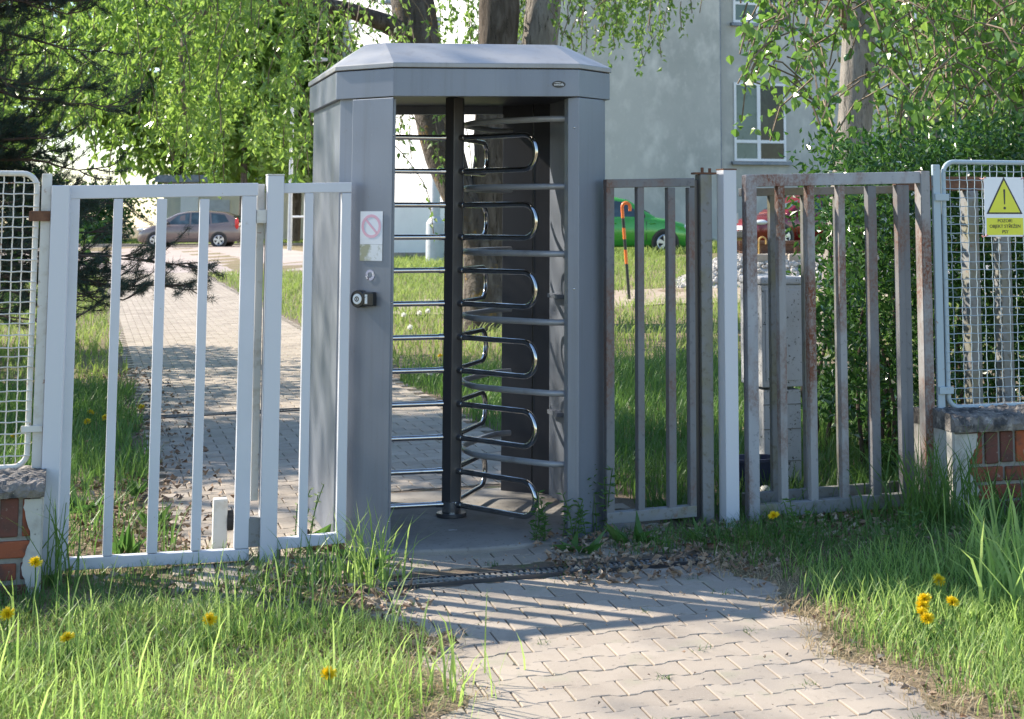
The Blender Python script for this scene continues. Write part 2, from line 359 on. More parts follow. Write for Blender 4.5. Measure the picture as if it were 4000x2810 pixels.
# wavy concrete pavers laid in rows along the fence direction
PL, PW, PA = .184, .133, .0095
soff = [-.092, -.057, -.035, .035, .057, .092]; amp = [1, 1, -1, -1, 1, 1]
outl = [(s, -PW / 2 - PA * a) for s, a in zip(soff, amp)] + [(s, PW / 2 + PA * a) for s, a in zip(soff[::-1], amp[::-1])]
def rings(gap, inset):
    return [(s - math.copysign(gap * 1.6 + inset, s), d - math.copysign(gap + inset, d)) for s, d in outl]
rO = np.array(rings(.0022, 0)); rI = np.array(rings(.0022, .0025)); nP = len(outl)
pv, pq, pn = [], [], []
row = 0; dcur = -5.1
cnt = 0
while dcur < 32.9:
    off = PL / 2 * (row % 2)
    for k in range(-1, 16):
        sc = -.84 + off + k * PL + PL / 2
        if sc - PL / 2 < -.87 or sc + PL / 2 > (1.79 if dcur < -.3 else 1.47): continue
        if .02 - .1 < sc < 1.1 and -.12 < dcur < 1.42: continue
        if abs(dcur + .55) < .11 and -.3 < sc < 1.6: continue
        tx, ty = random.gauss(0, .004), random.gauss(0, .004); dz = random.gauss(0, .0008)
        for rg, h in ((rO, -.02), (rO, -.002), (rI, 0.)):
            S = sc + rg[:, 0]; D = dcur + rg[:, 1]; X, Y = to_xy(S, D)
            pv.append(np.stack([X, Y, G(X, Y) + .016 + h + dz + rg[:, 0] * tx + rg[:, 1] * ty], -1))
        b = cnt * 3 * nP; j = np.arange(nP); j2 = (j + 1) % nP
        pq.append(np.stack([b + j, b + j2, b + nP + j2, b + nP + j], -1)); pq.append(np.stack([b + nP + j, b + nP + j2, b + 2 * nP + j2, b + 2 * nP + j], -1))
        pn.append((b + 2 * nP + j)[None]); cnt += 1
    row += 1; dcur += PW
pav = np_mesh('path', np.concatenate(pv), [np.concatenate(pq), np.concatenate(pn)], M['paver']); tag(pav, 'path of wavy interlocking concrete pavers', kind='structure')

def verge(name, label, inner, outer, d0, d1, sgn):
    nd, ns = 150, 14; vs = []; q = .0
    for j in range(nd):
        d = d0 + (d1 - d0) * j / (nd - 1); a = inner(d) + random.gauss(0, .012)
        for i in range(ns):
            f = i / (ns - 1); s_ = a + (outer - a) * f; x, y = to_xy(s_, d); vs.append((x, y, gz(x, y) + .0165 + .007 * min(1, f * 5) ** .6 * (f > 0) + random.gauss(0, .0015) * (f > 0) - .03 * (f > .93)))
    ix = np.arange(nd * ns).reshape(nd, ns); Fq = np.stack([ix[:-1, :-1], ix[:-1, 1:], ix[1:, 1:], ix[1:, :-1]], -1).reshape(-1, 4)
    if sgn < 0: Fq = Fq[:, ::-1]
    o = np_mesh(name, np.array(vs), [Fq], M['ground']); o.data.polygons.foreach_set('use_smooth', np.ones(len(Fq), bool)); return tag(o, label, kind='structure')
verge('verge_soil', 'soil and litter creeping over the right edge of the path', lambda d: 1.46 + .045 * math.sin(d * 4.1) + .04 * math.sin(d * 10.7) + .02 * math.sin(d * 23), 2.1, -5, -.36, 1)
verge('verge_soil', 'soil and litter creeping over the left edge of the path', lambda d: -.05 + .07 * math.sin(d * 3.1) + .05 * math.sin(d * 9.3 + 1) + .03 * math.sin(d * 21), -1.1, -5, -.66, -1)
# concrete slab the turnstile stands on
zs = gsd(.5, .4) + .03
mb = MB(); pl = [(-.12, .1), (-.02, -.05), (.15, -.13), (.5, -.17), (.85, -.13), (1.1, -.06), (1.3, .12), (1.3, 1.12), (1.05, 1.38), (.05, 1.38), (-.16, 1.12)]
mb.prism([to_xy(a, b) for a, b in pl], zs - .1, zs)
tag(build('concrete_slab', mb, M['slab'], bevel=.012), 'bare concrete slab under the turnstile', kind='structure')

# ------------------------------------------------------------------ drain channels
def drain(s0, s1, d, label):
    x, y = to_xy((s0 + s1) / 2, d); t = thing('drain_channel', label, 'drain', (x, y, gz(x, y)), 'slotted drain channels across the path')
    tr, gr = MB(), MB()
    h = lambda s: gsd(s, d)
    for a, b in ((d - .062, d - .05), (d + .05, d + .062)): tr.hexa([P(s0, a, h(s0) - .05), P(s1, a, h(s1) - .05), P(s1, b, h(s1) - .05), P(s0, b, h(s0) - .05), P(s0, a, h(s0) + .022), P(s1, a, h(s1) + .022), P(s1, b, h(s1) + .022), P(s0, b, h(s0) + .022)])
    build('channel_edge', tr, M['turndark'], t)
    fl = MB(); fl.hexa([P(s0, d - .05, h(s0) - .04), P(s1, d - .05, h(s1) - .04), P(s1, d + .05, h(s1) - .04), P(s0, d + .05, h(s0) - .04), P(s0, d - .05, h(s0) - .005), P(s1, d - .05, h(s1) - .005), P(s1, d + .05, h(s1) - .005), P(s0, d + .05, h(s0) - .005)])
    build('channel_trough', fl, M['darkhole'], t)
    s = s0
    while s < s1 - .02:
        z = h(s) + .012
        gr.box(s, s + .0125, d - .049, d - .006, z - .008, z + .007); gr.box(s + .012, s + .0245, d + .006, d + .049, z - .008, z + .007)
        s += .025
    gr.box(s0, s1, d - .007, d + .007, h((s0 + s1) / 2) - .0, h((s0 + s1) / 2) + .018)
    build('grating', gr, M['drain'], t)
drain(-.45, 1.75, -.55, 'slotted metal drain channel crossing the path in front of the turnstile')
drain(-.84, 1.42, 5.2, 'far drain channel crossing the path behind the white gate')

# ------------------------------------------------------------------ left gate, fixed panel, posts
def bar(mb, s0, s1, d0, d1, z0, z1, dz=0.): mb.box(s0, s1, d0, d1, z0, z1, dz)
t = thing('metal_gate', 'wide white metal gate of upright bars left of the grey turnstile', 'gate', P(-1.3, .02, .06))
mb = MB()                                                            # hinge stile, turned slightly
cx, cz = -1.346, 0
q = [(-.040, -.045), (.034, -.055), (.045, .042), (-.028, .052)]
mb.prism([to_xy(cx + a, b) for a, b in q], .055, 1.692); build('hinge_stile', mb, M['whiteclean'], t, bevel=.004)
mb = MB(); mb.box(-1.313, -.503, 0, .045, 1.634, 1.692, .017); build('top_rail', mb, M['white'], t, bevel=.003)
mb = MB(); mb.box(-1.313, -.508, 0, .045, .058, .108, -.005); build('bottom_rail', mb, M['white'], t, bevel=.003)
for s0, s1 in ((-1.312, -1.268), (-1.126, -1.087), (-.943, -.899), (-.757, -.716)):
    mb = MB(); mb.box(s0, s1, .003, .042, .108, 1.636); build('bar', mb, M['white'], t, bevel=.003)
mb = MB(); mb.box(-.573, -.508, .002, .045, .105, 1.65); build('lock_stile', mb, M['white'], t, bevel=.003)
mb = MB(); mb.box(-.503, -.469, .05, .09, .3, 1.705); build('stop_bar', mb, M['oldwhite'], t, bevel=.003)
mb = MB(); mb.box(-.507, -.463, -.004, .05, 1.528, 1.588); build('latch_plate', mb, M['oldwhite'], t, bevel=.002)
mb = MB(); mb.box(-.512, -.458, .0, .06, .11, .235); build('latch_block', mb, M['lichen'], t, bevel=.003)

t = thing('gate_post', 'square white steel post between the wide white gate and the narrow panel', 'post', P(-.425, .04, .04))
mb = MB(); mb.box(-.463, -.390, -.02, .075, .0, 1.743); build('shaft', mb, M['whiteclean'], t, bevel=.005)
mb = MB(); mb.box(-.464, -.389, -.021, .076, 1.743, 1.749); build('end_cap', mb, M['oldwhite'], t)
mb = MB(); mb.box(-.392, -.366, .03, .075, .03, .12); build('ground_bracket', mb, M['lichen'], t, bevel=.003)

t = thing('fence_panel', 'narrow white barred panel between white post and turnstile side', 'fence panel', P(-.25, .02, .06))
mb = MB(); mb.box(-.390, -.082, .0, .045, 1.663, 1.708, .006); build('top_rail', mb, M['whiteclean'], t, bevel=.003)
mb = MB(); mb.box(-.390, -.082, .0, .045, .092, .138, .012); build('bottom_rail', mb, M['white'], t, bevel=.003)
for a, b in ((-.293, -.254), (-.125, -.082)):
    mb = MB(); mb.box(a, b, .002, .043, .14, 1.665); build('bar', mb, M['whiteclean'], t, bevel=.003)
mb = MB(); mb.box(-.122, -.085, .004, .04, .01, .1); build('foot', mb, M['rust3'], t, bevel=.003)

t = thing('gate_stop', 'short pale steel stub standing behind the bars of the wide white gate', 'gate stop', P(-.62, .2, .03))
mb = MB(); mb.box(-.655, -.592, .14, .2, .0, .30); build('stub', mb, M['oldwhite'], t, bevel=.005)
mb = MB(); mb.tube([P(-.592, .17, .2), P(-.565, .17, .2)], .045, 20); build('buffer', mb, M['rubber'], t, bevel=.004)

def mesh_panel(name, label, s0, s1, z0, z1, d, wr, mat, clamps):
    """tube frame with a woven wire mesh; only one end of the panel is in the picture"""
    t = thing(name, label, 'mesh panel', P((s0 + s1) / 2, d, z0))
    r = .06; fr = MB(); pts = []
    for cs, cz_, a0 in ((s1 - r, z0 + r, -90), (s1 - r, z1 - r, 0), (s0 + r, z1 - r, 90), (s0 + r, z0 + r, 180)):
        for i in range(7):
            a = R(a0 + 15 * i); pts.append(P(cs + r * math.cos(a), d, cz_ + r * math.sin(a)))
    fr.tube(pts, .0125, 10, closed=True); build('tube_frame', fr, mat, t, smooth_=True)
    wv, wh = MB(), MB(); sp = .0455
    n = int((s1 - s0) / sp); jit = [random.gauss(0, .003) for _ in range(n + 2)]
    for i in range(1, n):
        s = s0 + i * (s1 - s0) / n + jit[i]; k = 44; e = random.gauss(0, .004)
        wv.tube([P(s + e * j / k + .0012 * math.sin(j * 2.4), d + .0035 * math.sin(j * math.pi * (z1 - z0) / sp / k + i * math.pi), z0 + (z1 - z0) * j / k) for j in range(k + 1)], .001 * wr, 5)
    nz = int((z1 - z0) / sp)
    for i in range(1, nz):
        z = z0 + i * (z1 - z0) / nz + random.gauss(0, .0025); tl = random.gauss(0, .004); k = max(8, n * 3)
        wh.tube([P(s0 - .012 + (s1 - s0 + .024) * j / k, d - .014 + .002 * math.sin(j), z + tl * j / k + .0012 * math.sin(j * 1.3 + i)) for j in range(k + 1)], .001 * wr, 5)
    wires = build('woven_wires', wv, mat, t, smooth_=True); build('cross_wires', wh, mat, t, smooth_=True)
    return t
mesh_panel('wire_mesh_fence', 'white rust-flecked wire mesh panel above the left brick wall', -2.9, -1.447, .50, 1.743, 0, 2.9, M['oldwhite'], 0)
t = thing('mesh_post', 'white flat bar post with rusty clamp beside the left mesh panel', 'post', P(-1.405, .0, .46))
mb = MB(); mb.box(-1.428, -1.386, -.008, .012, .45, 1.743); build('flat_bar', mb, M['oldwhite'], t, bevel=.004)
mb = MB(); mb.box(-1.475, -1.388, -.024, -.008, 1.538, 1.582); build('clamp', mb, M['rust3'], t, bevel=.002)
mb = MB(); mb.box(-1.475, -1.388, -.024, -.008, .645, .672); build('clamp', mb, M['oldwhite'], t, bevel=.002)

# ------------------------------------------------------------------ brick walls
def ragged(n, a, b): return [random.uniform(a, b) for _ in range(n)]
def brick_wall(label, s0, s1, end, d0, d1, zb, ztop, capt, plaster_w):
    """low wall: soldier course over stretcher courses, render patch on the gate end, concrete cap"""
    t = thing('brick_wall', label, 'wall', P((s0 + s1) / 2, (d0 + d1) / 2, zb))
    mb = MB(); mb.box(s0 + .006, s1 - .006, d0 + .012, d1, zb - .15, ztop); build('mortar_body', mb, M['mortar'], t)
    br = MB(); w = .071; g = .016; lo, hi = (s0 + plaster_w * .55, s1) if end < 0 else (s0, s1 - plaster_w * .55)
    def one(a, b, z0, z1):
        a, b = max(a, lo), min(b, hi)
        if b - a > .012: br.box(a, b, d0 + random.uniform(-.004, .003), d0 + .05, z0 + random.uniform(-.003, .003), z1 + random.uniform(-.003, .003))
    z = ztop - .008; s = s0 if end < 0 else s1
    k = 0
    while k * (w + g) < s1 - s0:
        a = s0 + k * (w + g) if end < 0 else s1 - k * (w + g) - w
        one(a, a + w, z - .152, z); k += 1
    z -= .152 + g; r_ = 0
    while z > zb - .1:
        k = -1
        while k * .25 < s1 - s0 + .3:
            a = s0 + k * (.25 + g) + (.12 if r_ % 2 else .02); one(a, a + .25, z - .071, z); k += 1
        z -= .071 + g; r_ += 1
    build('bricks', br, M['brick'], t, bevel=.006)
    # render patch with a broken edge
    pz = np.linspace(zb - .1, ztop - .01, 34); pp = MB(); f0 = d0 - .008; L, Rr = [], []
    for i, z in enumerate(pz):
        q = plaster_w * (.74 + .22 * math.sin(i * .42 + 1.0) + random.uniform(-.06, .06))
        q = max(.025, q)
        a, b = (s0 - .002, s0 + q) if end < 0 else (s1 - q, s1 + .002)
        L.append((a, z)); Rr.append((b, z))
    vs = []; fs = []
    for i in range(len(pz)):
        for (s, z) in (L[i], Rr[i]): vs += [P(s, f0, z), P(s, d0 + .02, z)]
    for i in range(len(pz) - 1):
        a = 4 * i; b = a + 4
        fs += [(a, a + 2, b + 2, b), (a + 2, a + 3, b + 3, b + 2), (a + 1, a, b, b + 1)]
    n = len(vs); fs += [(n - 4, n - 2, n - 1, n - 3)]
    pp.add(vs, fs); se, d_ = (s0, -1) if end < 0 else (s1, 1)
    pp.box(*((s0 - .008, s0 + .002) if end < 0 else (s1 - .002, s1 + .008)), d0 - .002, d1, zb - .15, ztop)
    build('render_patch', pp, M['plaster'], t)
    # cap: slab with a worn uneven surface
    NS = int((s1 - s0) / .018); ND = 16; vs = []; fs = []
    c0, c1 = (s0 - .012, s1) if end < 0 else (s0, s1 + .012)
    prof = [(d0 - .028, ztop), (d0 - .034, ztop + capt * .45), (d0 - .02, ztop + capt * .9)] + [(d0 - .02 + (d1 - d0 + .05) * i / ND, ztop + capt + .02 * math.sin(math.pi * i / ND)) for i in range(1, ND)] + [(d1 + .03, ztop + capt * .8), (d1 + .03, ztop)]
    m = len(prof)
    for i in range(NS + 1):
        s = c0 + (c1 - c0) * i / NS
        for j, (d, z) in enumerate(prof):
            jj = .0045 * (1 if 0 < j < m - 1 else .3)
            vs.append(P(s + random.gauss(0, .002) * (0 < i < NS), d + random.gauss(0, jj), z + random.gauss(0, jj)))
    for i in range(NS):
        for j in range(m): fs.append((i * m + j, i * m + (j + 1) % m, (i + 1) * m + (j + 1) % m, (i + 1) * m + j))
    fs += [tuple(range(m)), tuple(NS * m + j for j in range(m - 1, -1, -1))]
    cb = MB(); cb.add(vs, fs); build('wall_cap', cb, M['cap'], t)
    return t
brick_wall('low red brick wall with pale render patch under the left mesh panel', -2.9, -1.378, 1, -.25, .12, -.02, .415, .058, .07)
brick_wall('low red brick wall under the warning sign and right mesh panel', 2.885, 4.4, -1, -.2, .22, .05, .50, .075, .135)

# ------------------------------------------------------------------ turnstile
TT = thing('turnstile', 'grey full-height turnstile with chrome rotor arms under an octagonal roof', 'turnstile', P(.535, .615, zs))
SL = .021                                        # the ground and with it the cabinet rise slightly to the right
def zt(s): return SL * (s - .1)
def octo(o=0., leg=.23):                         # plan outline grown outwards by o, front edge first
    a = [(.09, -.09), (.98, -.09), (1.21, .14), (1.21, 1.09), (.98, 1.32), (.09, 1.32), (-.14, 1.09), (-.14, .14)]
    k = o * .4142
    g = [(-k, -o), (k, -o), (o, -k), (o, k), (k, o), (-k, o), (-o, k), (-o, -k)]
    return [(s + x, d + y) for (s, d), (x, y) in zip(a, g)]
def opris(mb, poly, z0, z1, mi=0):
    n = len(poly); vs = [P(s, d, z0 + zt(s)) for s, d in poly] + [P(s, d, z1 + zt(s)) for s, d in poly]
    mb.add(vs, [tuple(range(n - 1, -1, -1)), tuple(range(n, 2 * n))] + [(i, (i + 1) % n, n + (i + 1) % n, n + i) for i in range(n)], mi)
ZF0, ZF1 = 2.108, 2.238
# fascia ring
mb = MB(); o, i_ = octo(0.0), octo(-.03)
vs = []
for z in (ZF0, ZF1):
    for ring in (o, i_): vs += [P(s, d, z + zt(s)) for s, d in ring]
fs = []
for k in range(8):
    k2 = (k + 1) % 8
    fs += [(k, k2, 16 + k2, 16 + k), (8 + k2, 8 + k, 24 + k, 24 + k2), (k2, k, 8 + k, 8 + k2), (16 + k, 16 + k2, 24 + k2, 24 + k)]
mb.add(vs, fs); build('fascia', mb, M['turn'], TT, bevel=.003)
mb = MB(); opris(mb, octo(-.032), ZF0 + .045, ZF0 + .055); build('ceiling_panel', mb, M['turnshade'], TT)
# roof: folded sheet, drip edge and hipped faces
e0 = octo(.008); top = [(.10, .2), (.94, .2), (1.02, .28), (1.02, .95), (.94, 1.03), (.10, 1.03), (.02, .95), (.02, .28)]
vs = [P(s, d, ZF1 + .004 + zt(s)) for s, d in e0] + [P(s, d, ZF1 + .026 + zt(s)) for s, d in e0] + [P(s, d, 2.385 + zt(s)) for s, d in top]
fs = [tuple(range(7, -1, -1)), tuple(range(16, 24))]
for k in range(8):
    k2 = (k + 1) % 8; fs += [(k, k2, 8 + k2, 8 + k), (8 + k, 8 + k2, 16 + k2, 16 + k)]
mb = MB(); mb.add(vs, fs); build('roof', mb, M['turnroof'], TT, bevel=.003)
# side walls: the chamfer panels and long sides, thin sheet boxes
def wall(name, pts, th, z0=zs, z1=ZF0 + .05, mat='turn', inward=1):
    """sheet following the plan polyline; th = thickness to the inside"""
    mb = MB(); n = len(pts); inn = []
    c = Vector((.535, .615))
    for i, p in enumerate(pts):
        p = Vector(p)
        a = (Vector(pts[i]) - Vector(pts[i - 1])).normalized() if i else None
        b = (Vector(pts[i + 1]) - p).normalized() if i < n - 1 else None
        ns = [Vector((-q.y, q.x)) for q in (a, b) if q is not None]
        m = sum(ns, Vector((0, 0)))
        m = m.normalized() / max(.5, m.normalized().dot(ns[0]))
        if m.dot(c - p) < 0: m = -m
        inn.append(p + m * th)
    poly = [tuple(p) for p in pts] + [tuple(p) for p in inn[::-1]]
    vs = [P(s, d, z0) for s, d in poly] + [P(s, d, z1 + zt(s)) for s, d in poly]; k = len(poly)
    fs = [(i, (i + 1) % k, k + (i + 1) % k, k + i) for i in range(k)]
    for i in range(n - 1):
        j, j2 = i, i + 1; a, b = k - 1 - i, k - 2 - i
        fs += [(j2, j, a, b), (k + j, k + j2, k + b, k + a)]
    mb.add(vs, fs); return build(name, mb, M[mat], TT, bevel=.002)
W = octo(-.022)
lerp = lambda a, b, q: (a[0] + (b[0] - a[0]) * q, a[1] + (b[1] - a[1]) * q)
wall('side_wall', [lerp(W[7], W[0], .30), W[7], W[6], W[5]][::1], .02)                 # left, up to the rear chamfer
wall('side_wall', [W[1], W[2], W[3]], .02)
wall('rear_panel', [W[3], lerp(W[3], W[4], .36)], .02, mat='turnshade')
wall('rear_panel', [lerp(W[3], W[4], .375), W[4]], .022, mat='turnshade')
# front left service column: proud panel with a returned edge
A, B = lerp(octo(.0)[7], octo(.0)[0], .29), octo(.0)[0]
mb = MB(); inn = [lerp(octo(-.06)[7], octo(-.06)[0], .31), octo(-.06)[0]]
poly = [A, B, (B[0] + .012, B[1] + .06), inn[1], inn[0]]
opris(mb, poly, zs - .02, ZF0 - .004); build('service_panel', mb, M['turn'], TT, bevel=.004)
# right front jamb
mb = MB(); q = octo(-.0)
poly = [lerp(q[1], q[2], -.12), lerp(q[1], q[2], -.0), lerp(q[1], q[2], .80), lerp(octo(-.04)[1], octo(-.04)[2], .80), (q[1][0] - .02, q[1][1] + .085), (q[1][0] - .05, q[1][1] + .08)]
opris(mb, [(q[1][0] - .045, q[1][1] + .028), q[1], lerp(q[1], q[2], .78), lerp(octo(-.05)[1], octo(-.05)[2], .78), (q[1][0] - .045, q[1][1] + .09)], zs - .02, ZF0 - .004)
build('jamb', mb, M['turn'], TT, bevel=.003)
for z in (1.98, 1.22, .25):
    for c_ in (P(q[1][0] - .018, q[1][1] + .014, z), P(B[0] + .006, B[1] + .02, z - .05)):
        mb = MB(); mb.blob(c_, .006, 8, 6); build('rivet', mb, M['chrome'], TT, smooth_=True)
# rotor
cS, cD = .535, .615
mb = MB(); hx = [to_xy(cS + .053 * math.cos(R(60 * k + 12)), cD + .053 * math.sin(R(60 * k + 12))) for k in range(6)]
mb.prism(hx, zs + .075, ZF0 + .05); col = build('rotor_column', mb, M['turndark'], TT, bevel=.003)
mb = MB(); c = P(cS, cD, 0)
mb.tube([(c[0], c[1], zs + .018), (c[0], c[1], zs + .078)], .047, 24); build('bearing_collar', mb, M['chrome'], col, bevel=.003, smooth_=True)
mb = MB(); mb.tube([(c[0], c[1], zs), (c[0], c[1], zs + .02)], .075, 24); build('floor_flange', mb, M['turndark'], TT, bevel=.004, smooth_=True)
ARM = [1.956, 1.786, 1.617, 1.456, 1.291, 1.126, .960, .797, .633, .469, .306, .143]
for ang in (-42.6, 77.4, 197.4):
    ux, uy = math.cos(R(ang)), math.sin(R(ang))
    for k in range(0, 12, 2):
        z1, z0 = ARM[k], ARM[k + 1]; rr = (z1 - z0) / 2; Lr = .585
        pts = [(.045, z1), (.2, z1), (Lr - rr, z1)] + [(Lr - rr + rr * math.sin(a), (z1 + z0) / 2 + rr * math.cos(a)) for a in np.linspace(0, math.pi, 15)[1:-1]] + [(Lr - rr, z0), (.2, z0), (.045, z0)]
        mb = MB(); mb.tube([(c[0] + ux * r, c[1] + uy * r, z) for r, z in pts], .0135, 12)
        for z in (z1, z0): mb.tube([(c[0] + ux * .04, c[1] + uy * .04, z), (c[0] + ux * .075, c[1] + uy * .075, z)], .016, 12)
        build('rotor_arm', mb, M['chrome'], TT, smooth_=True)
# fixed comb barrier on the right
for z in (2.028, 1.702, 1.381, 1.057, .725, .397):
    ctl = [(.985, .03), (.93, .045), (.87, .075), (.635, .42), (.612, .50), (.605, .615), (.612, .73), (.635, .81), (.87, 1.155), (.93, 1.185), (.985, 1.20)]
    pts = []
    for i in range(len(ctl) - 1):
        for k in range(4): pts.append(lerp(ctl[i], ctl[i + 1], k / 4))
    pts.append(ctl[-1])
    for _ in range(3): pts = [pts[0]] + [((pts[i - 1][0] + 2 * pts[i][0] + pts[i + 1][0]) / 4, (pts[i - 1][1] + 2 * pts[i][1] + pts[i + 1][1]) / 4) for i in range(1, len(pts) - 1)] + [pts[-1]]
    mb = MB(); mb.tube([P(s, d, z) for s, d in pts], .0148, 12); build('barrier_arm', mb, M['tubegrey'], TT, smooth_=True)
# small cleats on the inside of the right wall
for z in (1.13, .52):
    mb = MB(); mb.box(1.13, 1.185, .80, .98, z, z + .022); build('wall_cleat', mb, M['turn'], TT, bevel=.002)
# ceiling lamp
lx = P(.62, .06, ZF0 + .035 + zt(.62)); mb = MB(); mb.tube([(lx[0], lx[1], lx[2]), (lx[0], lx[1], lx[2] + .02)], .035, 24); lo = build('ceiling_lamp', mb, M['turndark'], TT)
mb = MB(); mb.tube([(lx[0], lx[1], lx[2] - .004), (lx[0], lx[1], lx[2] + .006)], .026, 20); build('lamp_lens', mb, M['glow'], lo)
# badge: black oval with the maker's word
def text_mesh(name, body, size, mat, parent, origin, xdir, ydir, align='CENTER', extr=.0006, sx=1.):
    cu = bpy.data.curves.new('tmp', 'FONT'); cu.body = body; cu.size = size; cu.align_x = align; cu.align_y = 'CENTER'; cu.extrude = extr; cu.offset = 0.00008
    o = bpy.data.objects.new('tmp', cu); COL.objects.link(o)
    dg = bpy.context.evaluated_depsgraph_get(); me = bpy.data.meshes.new_from_object(o.evaluated_get(dg)); bpy.data.objects.remove(o)
    X = Vector(xdir).normalized(); Y = Vector(ydir).normalized(); Z = X.cross(Y); b = wloc(parent)
    for v in me.vertices: v.co = Vector(origin) + X * v.co.x * sx + Y * v.co.y + Z * v.co.z - b
    me.materials.clear(); o = obj_from(name, me, mat, parent); return o
Ev = Vector((EX, EY, 0)); Zv = Vector((0, 0, 1)); Fv = Vector((EY, -EX, 0))       # Fv faces the camera side
def oval(mb, c, a, b, th, n=32, X=Ev):
    vs = [Vector(c) + X * a * math.cos(2 * math.pi * i / n) + Zv * b * math.sin(2 * math.pi * i / n) for i in range(n)]
    N_ = X.cross(Zv).normalized(); w = [v + N_ * th for v in vs]
    mb.add(vs + w, [tuple(range(n - 1, -1, -1)), tuple(range(n, 2 * n))] + [(i, (i + 1) % n, n + (i + 1) % n, n + i) for i in range(n)])
cb_ = Vector(P(.88, -.09, ZF0 + .058 + zt(.88)))
mb = MB(); oval(mb, cb_, .033, .0165, .003); bd = build('badge', mb, M['signblack'], TT)
text_mesh('badge_lettering', 'cominfo', .0175, M['whiteplastic'], bd, cb_ + Fv * .004 - Zv * .001, Ev, Zv, sx=.86)
mb = MB(); oval(mb, cb_ + Zv * .0075 - Ev * .006 + Fv * .003, .016, .001, .001); build('badge_underline', mb, M['whiteplastic'], bd)
# things fixed to the service panel
Cx = Vector((.7071 * EX + .7071 * EY, .7071 * EY - .7071 * EX, 0)); Cn = Cx.cross(Zv).normalized()   # panel direction and its outward normal
def on_panel(q, z, off=.002):
    s, d = lerp(A, B, q); return Vector(P(s, d, z)) + Cn * off
def plate(mb, c, w, h, th, X=Cx, N_=None):
    N_ = N_ or X.cross(Zv).normalized(); vs = []
    for t_ in (0, th):
        for a, b in ((-1, -1), (1, -1), (1, 1), (-1, 1)): vs.append(Vector(c) + X * a * w / 2 + Zv * b * h / 2 + N_ * t_)
    mb.hexa([vs[0], vs[1], vs[2], vs[3], vs[4], vs[5], vs[6], vs[7]])
nt = thing('notice', 'faded paper notice with pink prohibition ring on the turnstile panel', 'notice', on_panel(.52, 1.47))
mb = MB(); plate(mb, on_panel(.52, 1.507), .124, .150, .0015); build('sheet', mb, M['notice'], nt)
mb = MB(); plate(mb, on_panel(.52, 1.394), .124, .074, .0015); build('lower_sheet', mb, M['noticemould'], nt)
def annulus(mb, c, r0, r1, th, X, n=40):
    N_ = X.cross(Zv).normalized(); vs = []
    for r, o_ in ((r0, 0), (r1, 0), (r0, th), (r1, th)):
        vs += [Vector(c) + X * r * math.cos(2 * math.pi * i / n) + Zv * r * math.sin(2 * math.pi * i / n) + N_ * o_ for i in range(n)]
    fs = []
    for i in range(n):
        j = (i + 1) % n; fs += [(2 * n + i, 3 * n + i, 3 * n + j, 2 * n + j), (n + i, n + j, 3 * n + j, 3 * n + i), (j, i, 2 * n + i, 2 * n + j)]
    mb.add(vs, fs)
rc = on_panel(.52, 1.514, .0036); mb = MB(); annulus(mb, rc, .041, .054, .0008, Cx)
u = Cx * math.cos(R(45)) - Zv * math.sin(R(45)); w_ = Cx * math.sin(R(45)) + Zv * math.cos(R(45))
mb.hexa([rc - u * .044 - w_ * .005, rc + u * .044 - w_ * .005, rc + u * .044 + w_ * .005, rc - u * .044 + w_ * .005] + [p + Cn * .0008 for p in (rc - u * .044 - w_ * .005, rc + u * .044 - w_ * .005, rc + u * .044 + w_ * .005, rc - u * .044 + w_ * .005)])
build('prohibition_ring', mb, M['pink'], nt)
st = thing('sticker', 'shiny torn round sticker below the notice on the turnstile panel', 'sticker', on_panel(.5, 1.29))
mb = MB(); annulus(mb, on_panel(.5, 1.292), .013, .025, .001, Cx, 22); build('torn_ring', mb, M['holo'], st)
rd = thing('card_reader', 'black round-ended card reader with white key switch on turnstile panel', 'card reader', on_panel(.45, 1.18))
def stad(c, w, h, th, n=14):
    """left end round, right end square"""
    pts = [(w * .5, -h / 2), (w * .5, h / 2)] + [(-w * .5 + h / 2 * (1 - math.sin(math.pi * i / n)), h / 2 * math.cos(math.pi * i / n)) for i in range(n + 1)]
    mb = MB(); k = len(pts); vs = []
    for t_ in (0, th): vs += [Vector(c) + Cx * a + Zv * b + Cn * t_ for a, b in pts]
    mb.add(vs, [tuple(range(k - 1, -1, -1)), tuple(range(k, 2 * k))] + [(i, (i + 1) % k, k + (i + 1) % k, k + i) for i in range(k)]); return mb
build('housing', stad(on_panel(.44, 1.185), .108, .064, .038), M['black'], rd, bevel=.006)
mb = MB(); oval(mb, on_panel(.33, 1.185), .040, .040, .04, 28, Cx); build('round_base', mb, M['black'], rd, bevel=.005)
mb = MB(); plate(mb, on_panel(.53, 1.185, .036), .018, .046, .004); build('indicator', mb, M['whiteplastic'], rd, bevel=.002)
ks = on_panel(.33, 1.185, .041); mb = MB(); oval(mb, ks, .024, .024, .006, 26, Cx); kk = build('key_switch', mb, M['whiteplastic'], rd, bevel=.002)
mb = MB(); annulus(mb, ks + Cn * .0065, .008, .012, .001, Cx, 20); mb.hexa([ks + Cn * .0065 + Cx * a + Zv * b + Cn * q for q in (0, .001) for a, b in ((-.002, -.006), (.002, -.006), (.002, .006), (-.002, .006))]); build('key_slot', mb, M['black'], kk)

